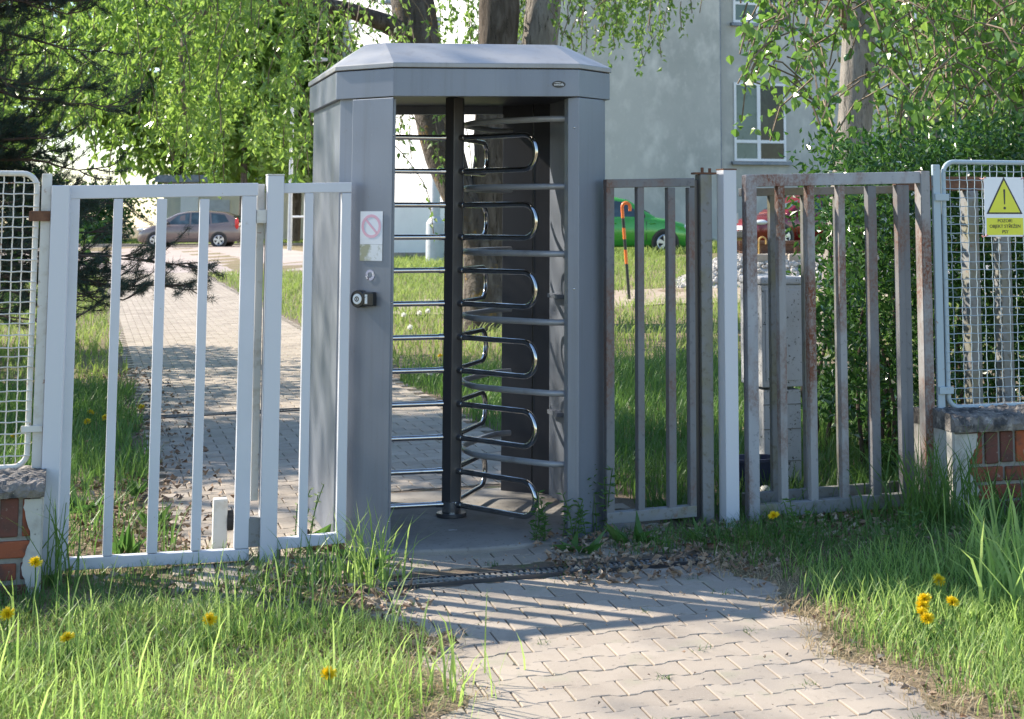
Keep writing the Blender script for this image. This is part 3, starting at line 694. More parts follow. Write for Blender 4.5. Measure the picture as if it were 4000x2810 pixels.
# ------------------------------------------------------------------ right fixed panel, posts, right gate
t = thing('fence_panel', 'narrow weathered grey barred panel right of the turnstile', 'fence panel', P(1.35, .02, .1))
mb = MB(); mb.box(1.147, 1.602, 0, .055, 1.696, 1.737, .01); build('top_rail', mb, M['rust0'], t, bevel=.003)
mb = MB(); mb.box(1.147, 1.602, 0, .055, .115, .168, .012); build('bottom_rail', mb, M['lichen'], t, bevel=.003)
for a, b in ((1.147, 1.188), (1.306, 1.340), (1.463, 1.501), (1.571, 1.602)):
    mb = MB(); mb.box(a, b, .003, .052, .165, 1.70); build('bar', mb, M['rust0'], t, bevel=.003)
t = thing('gate_post', 'lichen covered grey post with rusty bolted bracket beside the weathered panel', 'post', P(1.66, .06, .06))
mb = MB(); mb.box(1.640, 1.700, .02, .10, .02, 1.765); build('shaft', mb, M['lichen'], t, bevel=.004)
mb = MB(); mb.box(1.612, 1.640, .05, .10, .05, 1.74); build('side_bar', mb, M['turndark'], t, bevel=.003)
mb = MB(); mb.box(1.615, 1.73, .03, .09, 1.766, 1.776); mb.tube([P(1.66, .05, 1.775), P(1.66, .05, 1.80)], .008, 8); mb.tube([P(1.70, .05, 1.775), P(1.70, .05, 1.797)], .008, 8); build('bracket', mb, M['rust3'], t, bevel=.002)
t = thing('gate_post', 'clean white square post between the lichened post and rusty gate', 'post', P(1.76, .0, .05))
mb = MB(); mb.box(1.737, 1.806, -.04, .055, .0, 1.787); build('shaft', mb, M['whiteclean'], t, bevel=.004)
mb = MB(); mb.box(1.736, 1.807, -.041, .056, 1.787, 1.793); build('end_cap', mb, M['rust3'], t)
mb = MB(); mb.box(1.806, 1.835, .01, .04, 1.525, 1.575); build('hinge', mb, M['oldwhite'], t, bevel=.002)
mb = MB(); mb.box(1.812, 1.850, .07, .12, .02, 1.74); build('rear_bar', mb, M['turndark'], t, bevel=.003)
t = thing('metal_gate', 'weathered white barred gate streaked with rust on the right', 'gate', P(2.4, .02, .1))
mb = MB(); mb.box(1.877, 2.880, -.002, .05, 1.705, 1.765, .025); build('top_rail', mb, M['rust1'], t, bevel=.003)
mb = MB(); mb.box(1.877, 2.880, -.002, .05, .10, .165, .02); build('bottom_rail', mb, M['lichen'], t, bevel=.003)
mb = MB(); mb.box(1.872, 1.928, -.005, .055, .06, 1.764); build('stile', mb, M['rust1'], t, bevel=.003)
for i, (a, b) in enumerate(((2.045, 2.083), (2.205, 2.244), (2.375, 2.412), (2.541, 2.589))):
    mb = MB(); mb.box(a, b, .002, .048, .16, 1.715); build('bar', mb, M['rust2'] if i < 3 else M['rust0'], t, bevel=.003)
mb = MB(); mb.box(2.706, 2.742, .002, .05, .16, 1.72); mb.box(2.742, 2.778, .008, .05, .16, 1.72); build('double_bar', mb, M['rust0'], t, bevel=.003)
mb = MB(); mb.box(2.838, 2.888, -.012, .062, .06, 1.792); build('hinge_stile', mb, M['rust2'], t, bevel=.003)
t = thing('metal_gate', 'second older barred gate leaf standing close behind the rusty white gate', 'gate', P(2.3, .15, .1))
mb = MB(); mb.box(1.90, 2.83, .125, .165, .14, .20, .02); build('bottom_rail', mb, M['lichen'], t, bevel=.003)
mb = MB(); mb.box(1.90, 2.83, .125, .165, 1.66, 1.70, .02); build('top_rail', mb, M['lichen'], t, bevel=.003)
for a, b in ((1.93, 1.965), (2.055, 2.085), (2.236, 2.268), (2.420, 2.452), (2.60, 2.632), (2.79, 2.825)):
    mb = MB(); mb.box(a, b, .127, .163, .18, 1.67); build('bar', mb, M['lichen'], t, bevel=.003)

t = thing('mesh_post', 'pale blue flat bar post beside the right mesh panel', 'post', P(2.93, .0, .5))
mb = MB(); mb.box(2.908, 2.950, -.01, .012, .56, 1.825); build('flat_bar', mb, M['palepaint'], t, bevel=.004)
for z in (1.64, .665):
    mb = MB(); mb.box(2.910, 2.990, -.026, -.01, z, z + .036); build('clamp', mb, M['palepaint'], t, bevel=.002)
mb = MB(); mb.box(2.952, 2.982, .02, .06, .56, 1.80); build('rear_post', mb, M['lichen'], t, bevel=.003)
mesh_panel('wire_mesh_fence', 'pale blue wire mesh panel carrying the yellow warning sign', 2.972, 4.4, .595, 1.84, 0, 2.2, M['palepaint'], 0)

# warning sign
sg = thing('warning_sign', 'white sign with yellow warning triangle and Czech dog warning', 'sign', P(3.306, -.03, 1.61))
Sx = (Ev - Zv * .012).normalized()
def on_sign(s, z, off=0.): return Vector(P(s, -.030, z)) + Fv * off
mb = MB(); plate(mb, on_sign(3.307, 1.609), .236, .307, .003, Ev); build('board', mb, M['signwhite'], sg, bevel=.001)
def tri(mb, c, r, off, th):
    # isosceles triangle with slightly rounded corners
    b = [(0, .56), (.5, -.34), (-.5, -.34)]; pts = []
    for i in range(3):
        p, q_, n_ = Vector(b[i]), Vector(b[i - 1]), Vector(b[(i + 1) % 3])
        for t_ in (0, .33, .66, 1): 
            a = p + (q_ - p).normalized() * .03 * (1 - t_); e_ = p + (n_ - p).normalized() * .03 * t_
            pts.append((a + e_) / 2 + (p - (a + e_) / 2) * .2)
    vs = []
    for k in (0, th): vs += [Vector(c) + Ev * x * r + Zv * y * r + Fv * (off + k) for x, y in pts]
    n = len(pts); mb.add(vs, [tuple(range(n)), tuple(range(2 * n - 1, n - 1, -1))] + [((i + 1) % n, i, n + i, n + (i + 1) % n) for i in range(n)])
mb = MB(); tri(mb, on_sign(3.306, 1.645), .214, .0032, .0006); ob = build('triangle_border', mb, M['signblack'], sg)
mb = MB(); tri(mb, on_sign(3.306, 1.6435), .184, .0042, .0006); build('triangle', mb, M['signyellow'], sg)
mb = MB()
mb.hexa([on_sign(3.3035, 1.622, .005), on_sign(3.3095, 1.622, .005), on_sign(3.3095, 1.622, .0058), on_sign(3.3035, 1.622, .0058), on_sign(3.301, 1.70, .005), on_sign(3.312, 1.70, .005), on_sign(3.312, 1.70, .0058), on_sign(3.301, 1.70, .0058)])
oval(mb, on_sign(3.3065, 1.603, .005), .0072, .0072, .0008, 20, Ev); build('exclamation_mark', mb, M['signblack'], sg)
mb = MB(); plate(mb, on_sign(3.307, 1.5085, .0032), .216, .088, .0006, Ev); build('yellow_panel', mb, M['signyellow'], sg)
for tx, z, sz in (('POZOR!', 1.537, .024), ('OBJEKT ST\u0158E\u017dEN', 1.5085, .0235), ('PSY', 1.480, .024)):
    text_mesh('lettering', tx, sz, M['signblack'], sg, on_sign(3.307, z, .0046), Ev, Zv, sx=1.0)
for s, z in ((3.192, 1.757), (3.418, 1.757), (3.195, 1.46), (3.42, 1.46)):
    mb = MB(); p0 = on_sign(s, z); mb.tube([p0 + Fv * .005 + Ev * .01, p0 + Fv * .012 + Zv * .006, p0 + Fv * .004 - Ev * .008 - Zv * .004, p0 - Fv * .02 - Ev * .012, p0 - Fv * .03 - Zv * .01], .0016, 6); build('cable_tie', mb, M['redtie'], sg)

t = thing('inner_fence', 'brown rail on weathered posts behind the right mesh panel', 'fence', P(3.5, .4, .3))
mb = MB(); mb.box(2.9, 4.6, .38, .42, 1.70, 1.775); build('rail', mb, M['rust3'], t, bevel=.004)
for a, b in ((3.322, 3.390), (3.520, 3.586), (3.86, 3.92), (4.2, 4.26)):
    mb = MB(); mb.box(a, b, .36, .44, .1, 1.70); build('post', mb, M['lichen'], t, bevel=.005)

# ------------------------------------------------------------------ electrical cabinet and small things behind the right gate
t = thing('utility_cabinet', 'stained white concrete cabinet behind the rusty gate', 'cabinet', P(2.345, .85, .06))
mb = MB(); mb.box(2.265, 2.485, .72, 1.0, .02, .63); build('plinth', mb, M['cabinet'], t, bevel=.008)
mb = MB(); mb.box(2.255, 2.495, .71, 1.01, .645, 1.19); body = build('body', mb, M['cabinet'], t, bevel=.006)
mb = MB(); mb.box(2.275, 2.472, .704, .712, .68, 1.165); build('door', mb, M['cabinet'], t, bevel=.003)
mb = MB(); mb.box(2.247, 2.503, .70, 1.02, 1.192, 1.235); build('lid', mb, M['cabinet'], t, bevel=.012)
mb = MB()
for z in (.25, .42, .55): mb.box(2.263, 2.487, .718, .722, z, z + .006)
build('block_joints', mb, M['mortar'], t)
t = thing('plastic_tub', 'dark blue plastic tub in front of the stained cabinet', 'tub', P(2.12, .6, .06))
mb = MB(); k = 28; vs = []; prof = [(.10, 0), (.125, .20), (.135, .20), (.135, .215), (.12, .215), (.095, .02)]
for r_, z in prof: vs += [P(2.13 + r_ * 1.15 * math.cos(2 * math.pi * i / k), .58 + r_ * .8 * math.sin(2 * math.pi * i / k), .09 + z) for i in range(k)]
fs = [(a * k + i, a * k + (i + 1) % k, (a + 1) * k + (i + 1) % k, (a + 1) * k + i) for a in range(5) for i in range(k)] + [tuple(range(k - 1, -1, -1)), tuple(5 * k + i for i in range(k))]
mb.add(vs, fs); build('shell', mb, M['tub'], t, smooth_=True)
mb = MB(); mb.tube([P(2.0, .58, .27), P(2.02, .45, .18), P(2.13, .42, .14), P(2.24, .45, .18), P(2.26, .58, .27)], .005, 8); build('handle', mb, M['black'], t, smooth_=True)
mb = MB(); mb.blob(P(2.13, .40, .155), .034, 16, 10, jit=.01); tag(build('ball', mb, M['ball'], smooth_=True), 'small off-white ball lying before the dark blue tub', 'ball')
mb = MB(); mb.blob(P(3.2, 1.2, .14), .06, 9, 6, (1.2, .8, .8), .12); tag(build('stone', mb, M['sleeper']), 'pale stone lying by the hedge foot behind the rusty gate', 'stone')
mb = MB(); pp = [P(-.235, .16, .14), P(-.215, .13, .075), P(-.17, .10, .06), P(-.11, .085, .075)]; mb.tube(pp, [.01, .015, .021, .018], 10); tag(build('broken_branch', mb, M['twig_dark'], smooth_=True), 'short bent dark branch lying under the narrow white panel', 'branch')

# ------------------------------------------------------------------ foliage generators
def rot_frames(dirs, roll):
    d = dirs / np.linalg.norm(dirs, axis=1, keepdims=True)
    up = np.tile(np.array([0, 0, 1.]), (len(d), 1)); up[np.abs(d[:, 2]) > .95] = (1, 0, 0)
    a = np.cross(d, up); a /= np.linalg.norm(a, axis=1, keepdims=True); b = np.cross(a, d)
    c, s = np.cos(roll)[:, None], np.sin(roll)[:, None]
    return d, a * c + b * s, -a * s + b * c
def leaf_arrays(pos, dirs, L, wd, roll, fold=.25, heart=False, curl=.15):
    """folded leaf cards: base, side points, tip"""
    n = len(pos); d, a, b = rot_frames(dirs, roll); L = L[:, None]; wd = wd[:, None]
    if heart:
        pts = [pos, pos + d * L * .18 + a * wd * .42 + b * wd * fold * .7, pos + d * L * .48 + a * wd * .46 + b * wd * fold * .7, pos + d * L - b * L * curl,
               pos + d * L * .48 - a * wd * .46 + b * wd * fold * .7, pos + d * L * .18 - a * wd * .42 + b * wd * fold * .7]
        V = np.stack(pts, 1).reshape(-1, 3); o = (np.arange(n) * 6)[:, None]
        return V, [np.concatenate([o + np.array([0, 1, 2, 3]), o + np.array([0, 3, 4, 5])])]
    pts = [pos, pos + d * L * .42 + a * wd * .5 + b * wd * fold, pos + d * L - b * L * curl, pos + d * L * .42 - a * wd * .5 + b * wd * fold]
    V = np.stack(pts, 1).reshape(-1, 3); o = (np.arange(n) * 4)[:, None]
    return V, [np.concatenate([o + np.array([0, 1, 2]), o + np.array([0, 2, 3])])]
def leaves(name, pos, dirs, size, ratio, mat, parent, heart=False, var=.3, fold=.25, curl=.15):
    n = len(pos); L = size * (1 + RNG.uniform(-var, var, n)); w = L * ratio * (1 + RNG.uniform(-.2, .2, n))
    V, F = leaf_arrays(np.asarray(pos), np.asarray(dirs), L, w, RNG.uniform(0, 6.28, n), fold, heart, curl)
    return np_mesh(name, V, F, mat, parent)
def blades(pts, h, w, lean, az, mat, name, parent=None):
    """grass blades: three-step ribbons bending over"""
    n = len(pts); dx, dy = np.cos(az), np.sin(az); fx, fy = -np.sin(az + RNG.uniform(-.6, .6, n)), np.cos(az)
    def at(q, bend, wq):
        z = h * q * (1 - .35 * lean * q); off = h * lean * bend
        c = pts + np.stack([dx * off, dy * off, z], -1)
        e = np.stack([fx * wq, fy * wq, np.zeros(n)], -1) * w[:, None] * .5
        return c - e, c + e
    a0, a1 = at(0, 0, 1.); b0, b1 = at(.4, .13, .9); c0, c1 = at(.75, .5, .6); t0, _ = at(1., 1., 0.)
    V = np.stack([a0, a1, b0, b1, c0, c1, t0], 1).reshape(-1, 3); o = (np.arange(n) * 7)[:, None]
    Q = np.concatenate([o + np.array([0, 1, 3, 2]), o + np.array([2, 3, 5, 4])]); T = o + np.array([4, 5, 6])
    return np_mesh(name, V, [Q, T], mat, parent)
def tree_tube(pts, rad, n=12, jit=.05):
    mb = MB(); pts = [Vector(p) for p in pts]; P2, R2 = [], []
    for i in range(len(pts) - 1):
        for k in range(5): P2.append(pts[i].lerp(pts[i + 1], k / 5)); R2.append((rad[i] + (rad[i + 1] - rad[i]) * k / 5) * (1 + random.uniform(-jit, jit)))
    P2.append(pts[-1]); R2.append(rad[-1])
    for _ in range(2): P2 = [P2[0]] + [(P2[i - 1] + P2[i] * 2 + P2[i + 1]) / 4 for i in range(1, len(P2) - 1)] + [P2[-1]]
    mb.tube(P2, R2, n); return mb

# ------------------------------------------------------------------ many-stemmed tree behind the turnstile with weeping branches
bx, by = -1.3, 20.0; t = thing('tree', 'many-stemmed old tree with weeping branches behind the turnstile', 'tree', (bx, by, gz(bx, by)))
zg = gz(bx, by) - .1
build('trunk', tree_tube([(bx - .02, by, zg), (-1.36, by, 1.2), (-1.85, by + .05, 2.25), (-2.25, by + .1, 4.0), (-2.75, by + .2, 7.2)], [.30, .22, .24, .27, .2]), M['bark_lichen'], t, smooth_=True)
build('trunk', tree_tube([(bx + .02, by + .1, zg), (-1.28, by + .1, 1.2), (-1.22, by + .15, 2.6), (-1.2, by + .2, 4.0), (-1.1, by + .3, 7.6)], [.32, .27, .27, .25, .18]), M['bark_dark'], t, smooth_=True)
build('trunk', tree_tube([(bx + .1, by + .3, zg), (-1.02, by + .4, 1.2), (-.82, by + .45, 2.6), (-.66, by + .5, 4.0), (-.4, by + .6, 7.6)], [.24, .23, .24, .24, .17]), M['bark_grey'], t, smooth_=True)
build('limb', tree_tube([(-2.15, by + .02, 3.75), (-2.6, by - .1, 3.98), (-3.1, by - .5, 4.12), (-3.8, by - 1.6, 4.1), (-4.6, by - 3, 4.5)], [.16, .12, .095, .085, .06]), M['bark_dark'], t, smooth_=True)
build('limb', tree_tube([(-.6, by + .5, 4.6), (.4, by - .6, 4.9), (1.3, by - 1.2, 4.5)], [.12, .08, .04]), M['bark_dark'], t, smooth_=True)
build('limb', tree_tube([(-4.0, 17.6, 4.2), (-4.3, 16.6, 3.4), (-4.15, 16.3, 2.6)], [.05, .035, .02]), M['twig'], t, smooth_=True)
def weeping(n_str, box, per, L, ratio, drop, mat, parent, name, zfun=None, heart=False, tw=True, twmat='twig', slr=(.2, .7)):
    pos, dr = [], []; tb = MB()
    for _ in range(n_str):
        p = np.array([random.uniform(*box[0]), random.uniform(*box[1]), random.uniform(*box[2])])
        if zfun and not zfun(p): continue
        az = random.uniform(0, 6.28); sl = random.uniform(*slr); ln = random.uniform(*drop); pts = [p.copy()]
        k = max(4, int(ln / .1))
        for i in range(k):
            v = np.array([math.cos(az) * sl * (1 - i / k), math.sin(az) * sl * (1 - i / k), -.35 - .65 * i / k]); v /= np.linalg.norm(v)
            p = p + v * ln / k + RNG.normal(0, .012, 3); pts.append(p.copy())
        if zfun and not zfun(p, True): continue
        if tw and random.random() < tw: tb.tube(pts[::2] if len(pts) > 4 else pts, [.006] * len(pts[::2] if len(pts) > 4 else pts), 4, cap=False)
        pts = np.array(pts)
        m = int(ln * per * random.uniform(.7, 1.2)); f = RNG.uniform(0, len(pts) - 1.01, m); i0 = f.astype(int)
        q = pts[i0] + (pts[i0 + 1] - pts[i0]) * (f - i0)[:, None]
        pos.append(q + RNG.normal(0, .02, q.shape)); dd = RNG.normal(0, .55, q.shape); dd[:, 2] -= .75; dr.append(dd)
    pos = np.concatenate(pos); dr = np.concatenate(dr)
    n = len(pos); Ls = L * (1 + RNG.uniform(-.3, .3, n)); V, F = leaf_arrays(pos, dr, Ls, Ls * ratio * (1 + RNG.uniform(-.2, .2, n)), RNG.uniform(0, 6.28, n), .25, heart, .15)
    mats = [M[mat]]; mi = np.zeros(len(F[0]), np.int32)
    if tb.v:
        tf = np.array(tb.f, np.int32) + len(V); V = np.concatenate([V, np.array(tb.v)]); F = F + [tf]; mats.append(M[twmat]); mi = np.concatenate([mi, np.ones(len(tf), np.int32)])
    np_mesh(name, V, F, mats, parent, mi)
def env(p, end=False):
    # ragged lower edge of the weeping curtain and its right hand boundary
    u = p[0] / p[1]
    low = 1.85 + .10 * math.sin(p[0] * 5.1) + .06 * math.sin(p[0] * 13) + max(0, (u + .20) * 9) * .0
    if u > -.163 + .012 * math.sin(p[2] * 6): return False
    if not end and math.sin(p[0] * 2.3 + p[2] * 1.4) * math.sin(p[2] * 2.9 - p[0] * 1.1 + p[1]) > .12 and random.random() < .72: return False
    if end: return p[2] > low
    return True
weeping(1250, ((-6.3, -2.2), (14.8, 17.6), (2.3, 6.2)), 22, .098, .42, (.5, 1.4), 'leaf_birch', t, 'crown', env, tw=.35)
# thinner twigs hanging behind the opening of the turnstile and crown round the stems
weeping(60, ((-3.3, -2.0), (17.5, 19.3), (2.5, 4.4)), 20, .085, .5, (.6, 1.9), 'leaf_mid', t, 'hanging_twigs', tw=1.)
weeping(330, ((-2.3, 1.0), (20.8, 22.5), (4.0, 6.6)), 28, .085, .5, (.3, 1.1), 'leaf_mid', t, 'crown', lambda p, e=False: p[2] > 3.45, tw=.5)
weeping(95, ((-.6, 1.35), (18.2, 20), (4.1, 5.4)), 26, .075, .55, (.3, .9), 'leaf_mid', t, 'crown', lambda p, e=False: p[2] > 3.35 + max(0, p[0] - .2) * .28, tw=.7)

# ------------------------------------------------------------------ poplar on the right with drooping leafy twigs
px, py = 2.60, 16.2; t = thing('poplar_tree', 'grey barked poplar on the right with drooping heart-shaped leaves', 'tree', (px, py, gz(px, py)))
build('trunk', tree_tube([(2.40, py, gz(px, py) - .1), (2.50, py, 1.2), (2.64, py, 2.4), (2.72, py, 3.8), (2.84, py + .2, 7)], [.21, .185, .18, .165, .12], 14), M['bark_grey'], t, smooth_=True)
for pts, rd_ in (([(2.5, py, 3.6), (2.1, 13.5, 3.9), (1.7, 12.0, 3.45), (1.45, 11.2, 2.7)], [.05, .03, .014, .006]), ([(2.6, py, 3.9), (2.7, 13.6, 4.1), (2.55, 12, 3.5), (2.4, 11.2, 2.6)], [.05, .03, .016, .006]),
                ([(2.6, py, 4.2), (3.3, 14, 4.0), (3.2, 12.2, 3.4), (3.0, 11.4, 2.8)], [.05, .03, .018, .008]), ([(2.55, py, 3.5), (2.2, 14, 3.5), (1.5, 12.4, 3.2), (1.15, 11.6, 2.5)], [.04, .02, .01, .004])):
    build('limb', tree_tube(pts, rd_, 8), M['twig'], t, smooth_=True)
def penv(p, end=False):
    u = p[0] / p[1] * 3600 + 1330; v = 490 - (p[2] - 1.55) / p[1] * 3600
    lo = 350 if u < 1800 else 330 + (u - 1800) * .02
    lo += 40 * math.sin(u * .045)
    if 1875 < u < 1950 and random.random() < .65: return False
    if end: return v < lo and u > 1630 + 40 * math.sin(v * .03)
    return u > 1660
weeping(430, ((1.02, 3.2), (9.6, 11.8), (2.3, 3.6)), 17, .066, .84, (.25, .8), 'leaf_poplar', t, 'crown', penv, True, tw=.9, slr=(.5, 1.6))
weeping(420, ((2.3, 5.6), (15, 20), (2.5, 5.2)), 19, .075, .8, (.35, .9), 'leaf_mid', t, 'crown', lambda p, e=False: p[2] > 2.35 and not (2.3 < p[0] / p[1] * 16.2 < 2.95 and p[1] < 16.3) and p[0] > 2.4 + .35 * math.sin(p[2] * 4) + (.5 if p[2] < 3 else 0), True, tw=.4, slr=(.4, 1.3))
weeping(520, ((1.6, 3.4), (11.5, 14.5), (3.0, 5.0)), 9, .078, .86, (.3, .6), 'leaf_poplar', t, 'crown', lambda p, e=False: p[2] > 2.35 + .1 * p[0] and p[0] / p[1] > .128 and not .143 < p[0] / p[1] < .176, True, tw=.3, slr=(.4, 1.4))

# ------------------------------------------------------------------ pine on the left
px, py = -4.9, 11.7; t = thing('pine_tree', 'dark pine with long needled branches behind the left mesh panel', 'tree', (px, py, gz(px, py)))
build('trunk', tree_tube([(px, py, -.1), (px + .05, py, 2), (px - .05, py + .1, 4.5), (px, py + .1, 6)], [.2, .16, .1, .05]), M['twig_dark'], t, smooth_=True)
tip, tdir = [], []; bm_ = MB()
def pine_branch(z0, az, ln, rise, dens=1.):
    p = Vector((px, py, z0)); pts = [p.copy()]; k = 12; wob = random.uniform(-.5, .5)
    for i in range(k):
        q = i / k; a1 = az + wob * math.sin(q * 4)
        v = Vector((math.cos(a1), math.sin(a1), rise * (1 - q) + random.gauss(0, .12) + .35 * max(0, q - .7))); p = p + v.normalized() * ln / k; pts.append(p.copy())
        if q > .1:
            for _ in range(2 if random.random() < dens else 1):
                a2 = a1 + random.choice((-1, 1)) * random.uniform(.2, 1.2); l2 = random.uniform(.14, .42) * (1.2 - q * .5); e = p.copy(); sub = [e.copy()]; up = random.gauss(.1, .55)
                for j in range(5):
                    e = e + Vector((math.cos(a2), math.sin(a2), up + .12 * j)).normalized() * l2 / 5; sub.append(e.copy())
                    if j >= 2 or random.random() < .4:
                        tip.append(tuple(e)); tdir.append((math.cos(a2), math.sin(a2), up + .25))
                bm_.tube(sub, [.005, .005, .004, .004, .003, .003], 4, cap=False)
    bm_.tube(pts, [max(.006, .026 * (1 - i / k)) for i in range(k + 1)], 6, cap=False)
for i in range(118):
    z0 = random.uniform(1.6, 5.8); pine_branch(z0, random.uniform(-1.5, 2.6), random.uniform(.95, 1.75) * (1 if 2.6 < z0 < 3.6 else .9 if z0 > 2.6 else .62), random.uniform(-.6, .7), .75)
for i in range(16):
    pine_branch(random.uniform(.9, 2.1), random.uniform(-1.25, .9), random.uniform(.8, 1.5), random.uniform(-.5, .2), .6)
for z0, az, ln, rs_ in ((1.5, -.15, 2.3, -.26), (1.4, -.28, 2.15, -.3), (1.55, -.05, 2.0, -.3), (1.3, -.42, 1.85, -.3), (1.3, -.2, 1.85, -.25), (1.3, .1, 1.9, -.3), (1.2, -.55, 1.7, -.25), (1.1, -.35, 1.6, -.2), (1.5, -.6, 1.6, -.35)):
    pine_branch(z0, az, ln, rs_, .8)
tip = np.array(tip); tdir = np.array(tdir); NN = 34
pos = np.repeat(tip, NN, 0) + RNG.normal(0, .012, (len(tip) * NN, 3)); dd = np.repeat(tdir, NN, 0) * .9 + RNG.normal(0, .7, (len(tip) * NN, 3))
pos -= dd * .01
build('branches', bm_, M['twig_dark'], t)
d_, a_, b_ = rot_frames(dd, RNG.uniform(0, 6.28, len(dd))); Ln = .068 * (1 + RNG.uniform(-.3, .3, len(dd)))[:, None]
V = np.stack([pos - a_ * .0016, pos + a_ * .0016, pos + d_ * Ln + b_ * Ln * .12], 1).reshape(-1, 3); o_ = (np.arange(len(pos)) * 3)[:, None]
np_mesh('needles', V, [o_ + np.array([0, 1, 2])], M['needle'], t)

# ------------------------------------------------------------------ hedge
t = thing('privet_hedge', 'dense dark green clipped hedge behind the rusty gate', 'hedge', P(3.8, 1.8, .1))
n = 62000; S = RNG.uniform(2.5, 6.2, n); D = .75 + 1.9 * RNG.beta(.8, 1.6, n); Z = .12 + 2.25 * RNG.beta(1.3, .8, n)
topz = 1.86 + .13 * (S - 2.6) + .05 * np.sin(S * 9) + .04 * np.sin(S * 23) + .03 * np.sin(D * 17)
lft = 2.83 + .10 * np.sin(Z * 4.2 + 1) + .07 * np.sin(Z * 11) + np.where(Z < .55, .25 * (.55 - Z), 0) + .20 * (D - .9)
k = (Z < topz + RNG.uniform(-.06, .1, n)) & (S > lft + RNG.uniform(-.1, .05, n)); S, D, Z = S[k], D[k], Z[k]
X, Y = to_xy(S, D); nrm = RNG.normal(0, .7, (len(X), 3)); nrm[:, 2] += .35; nrm[:, 1] -= .3; nrm[:, 0] -= .15
leaves('foliage', np.stack([X, Y, Z + .02], -1), nrm, .056, .44, M['leaf_hedge'], t, var=.35)
mb = MB()
for i in range(46):
    s, d = random.uniform(2.95, 5.5), random.uniform(.95, 2.1); x, y = to_xy(s, d); g0 = gz(x, y)
    p = [(x, y, g0 - .03)]
    for j in range(4): p.append((p[-1][0] + random.gauss(0, .06), p[-1][1] + random.gauss(0, .06), p[-1][2] + .4))
    mb.tube(p, [.016, .012, .009, .006, .004], 6)
build('stems', mb, M['twig_dark'], t)

# ------------------------------------------------------------------ buildings
def wpt(o, s, d, z): return (o[0] + s * EX - d * EY, o[1] + s * EY + d * EX, z)
O = (-2.64, 50.0)
bl = thing('school_building', 'large grey rendered building with a bright white side behind the trees', 'building', (O[0], O[1], .6))
def bbox(mb, s0, s1, d0, d1, z0, z1):
    mb.hexa([wpt(O, s0, d0, z0), wpt(O, s1, d0, z0), wpt(O, s1, d1, z0), wpt(O, s0, d1, z0), wpt(O, s0, d0, z1), wpt(O, s1, d0, z1), wpt(O, s1, d1, z1), wpt(O, s0, d1, z1)])
mb = MB(); bbox(mb, .02, 7.1, 0, 38, .3, 14); build('grey_wing', mb, M['wall_grey'], bl)
mb = MB(); bbox(mb, 7.1, 24, .45, 38, .3, 14); build('recessed_wing', mb, M['wall_grey'], bl)
mb = MB(); bbox(mb, -.02, .02, .02, 42, .3, 14); sd = build('white_side_wall', mb, M['wall_white'], bl)
mb = MB(); mb.tube([wpt(O, 7.2, .34, .6), wpt(O, 7.2, .34, 13)], .07, 10); build('downpipe', mb, M['metalgrey'], bl, smooth_=True)
def window(s0, s1, z0, z1, glass=('glassgreen', 'glassdark'), tr=.25, d=.45):
    mb = MB(); f = .08; m = (s0 + s1) / 2 - .05; zt_ = z0 + (z1 - z0) * tr
    for a, b, c, e in ((s0, s1, z0, z0 + f), (s0, s1, z1 - f, z1), (s0, s0 + f, z0 + f, z1 - f), (s1 - f, s1, z0 + f, z1 - f), (m - .06, m + .06, z0 + f, z1 - f)): bbox(mb, a, b, d - .05, d + .05, c, e)
    bbox(mb, s0 + f, m - .06, d - .048, d + .05, zt_ - .05, zt_ + .05); bbox(mb, m + .06, s1 - f, d - .048, d + .05, zt_ - .05, zt_ + .05)
    w = build('window', mb, M['pvc'], bl)
    for (a, b), g in zip(((s0 + f, m - .06), (m + .06, s1 - f)), glass):
        mb = MB(); bbox(mb, a, b, d - .02, d + .02, z0 + f, zt_ - .05); bbox(mb, a, b, d - .02, d + .02, zt_ + .05, z1 - f); build('pane', mb, M[g], w)
    mb = MB(); bbox(mb, s0 - .1, s1 + .15, d - .16, d + .02, z0 - .12, z0 - .02); build('sill', mb, M['metalgrey'], w)
for s0 in (7.75, 13.6, 19.4):
    for z0, z1 in ((3.42, 6.0), (8.0, 10.6)):
        window(s0, s0 + 1.85, z0, z1, ('glassgreen', 'glassdark') if s0 < 10 else ('glassdark', 'glassdark'))
mb = MB()
for d0 in np.arange(3, 40, 4.2):
    for z0, z1 in ((2.6, 5.2), (6.4, 9.2), (10.2, 12.8)):
        mb2 = MB(); mb2.hexa([wpt(O, -.06, d0, z0), wpt(O, -.02, d0, z0), wpt(O, -.02, d0 + 1.9, z0), wpt(O, -.06, d0 + 1.9, z0), wpt(O, -.06, d0, z1), wpt(O, -.02, d0, z1), wpt(O, -.02, d0 + 1.9, z1), wpt(O, -.06, d0 + 1.9, z1)])
        build('side_window', mb2, M['pvc'], sd)
# low cream building far left, behind the brown car
O2 = (-24.5, 92.0)
b2 = thing('cream_building', 'low cream building glimpsed behind the brown car', 'building', (O2[0], O2[1], .2))
def cb2(mb, s0, s1, y0, y1, z0, z1): mb.hexa([(O2[0] + s, O2[1] + y, z) for z in (z0, z1) for s, y in ((s0, y0), (s1, y0), (s1, y1), (s0, y1))])
mb = MB(); cb2(mb, 0, 13, 0, 8, 0, 3.6); build('wall', mb, M['wall_cream'], b2)
mb = MB(); cb2(mb, -.4, 13.4, -.5, 8.4, 3.6, 4.0); build('roof', mb, M['metalgrey'], b2)
for s in (2.6, 4.6, 10.2):
    mb = MB(); cb2(mb, s, s + 1.2, -.06, .02, .3, 2.6); build('door', mb, M['pole'], b2)
mb = MB(); cb2(mb, 1.0, 2.0, -.08, .02, .1, 3.5); build('pilaster', mb, M['wall_white'], b2)
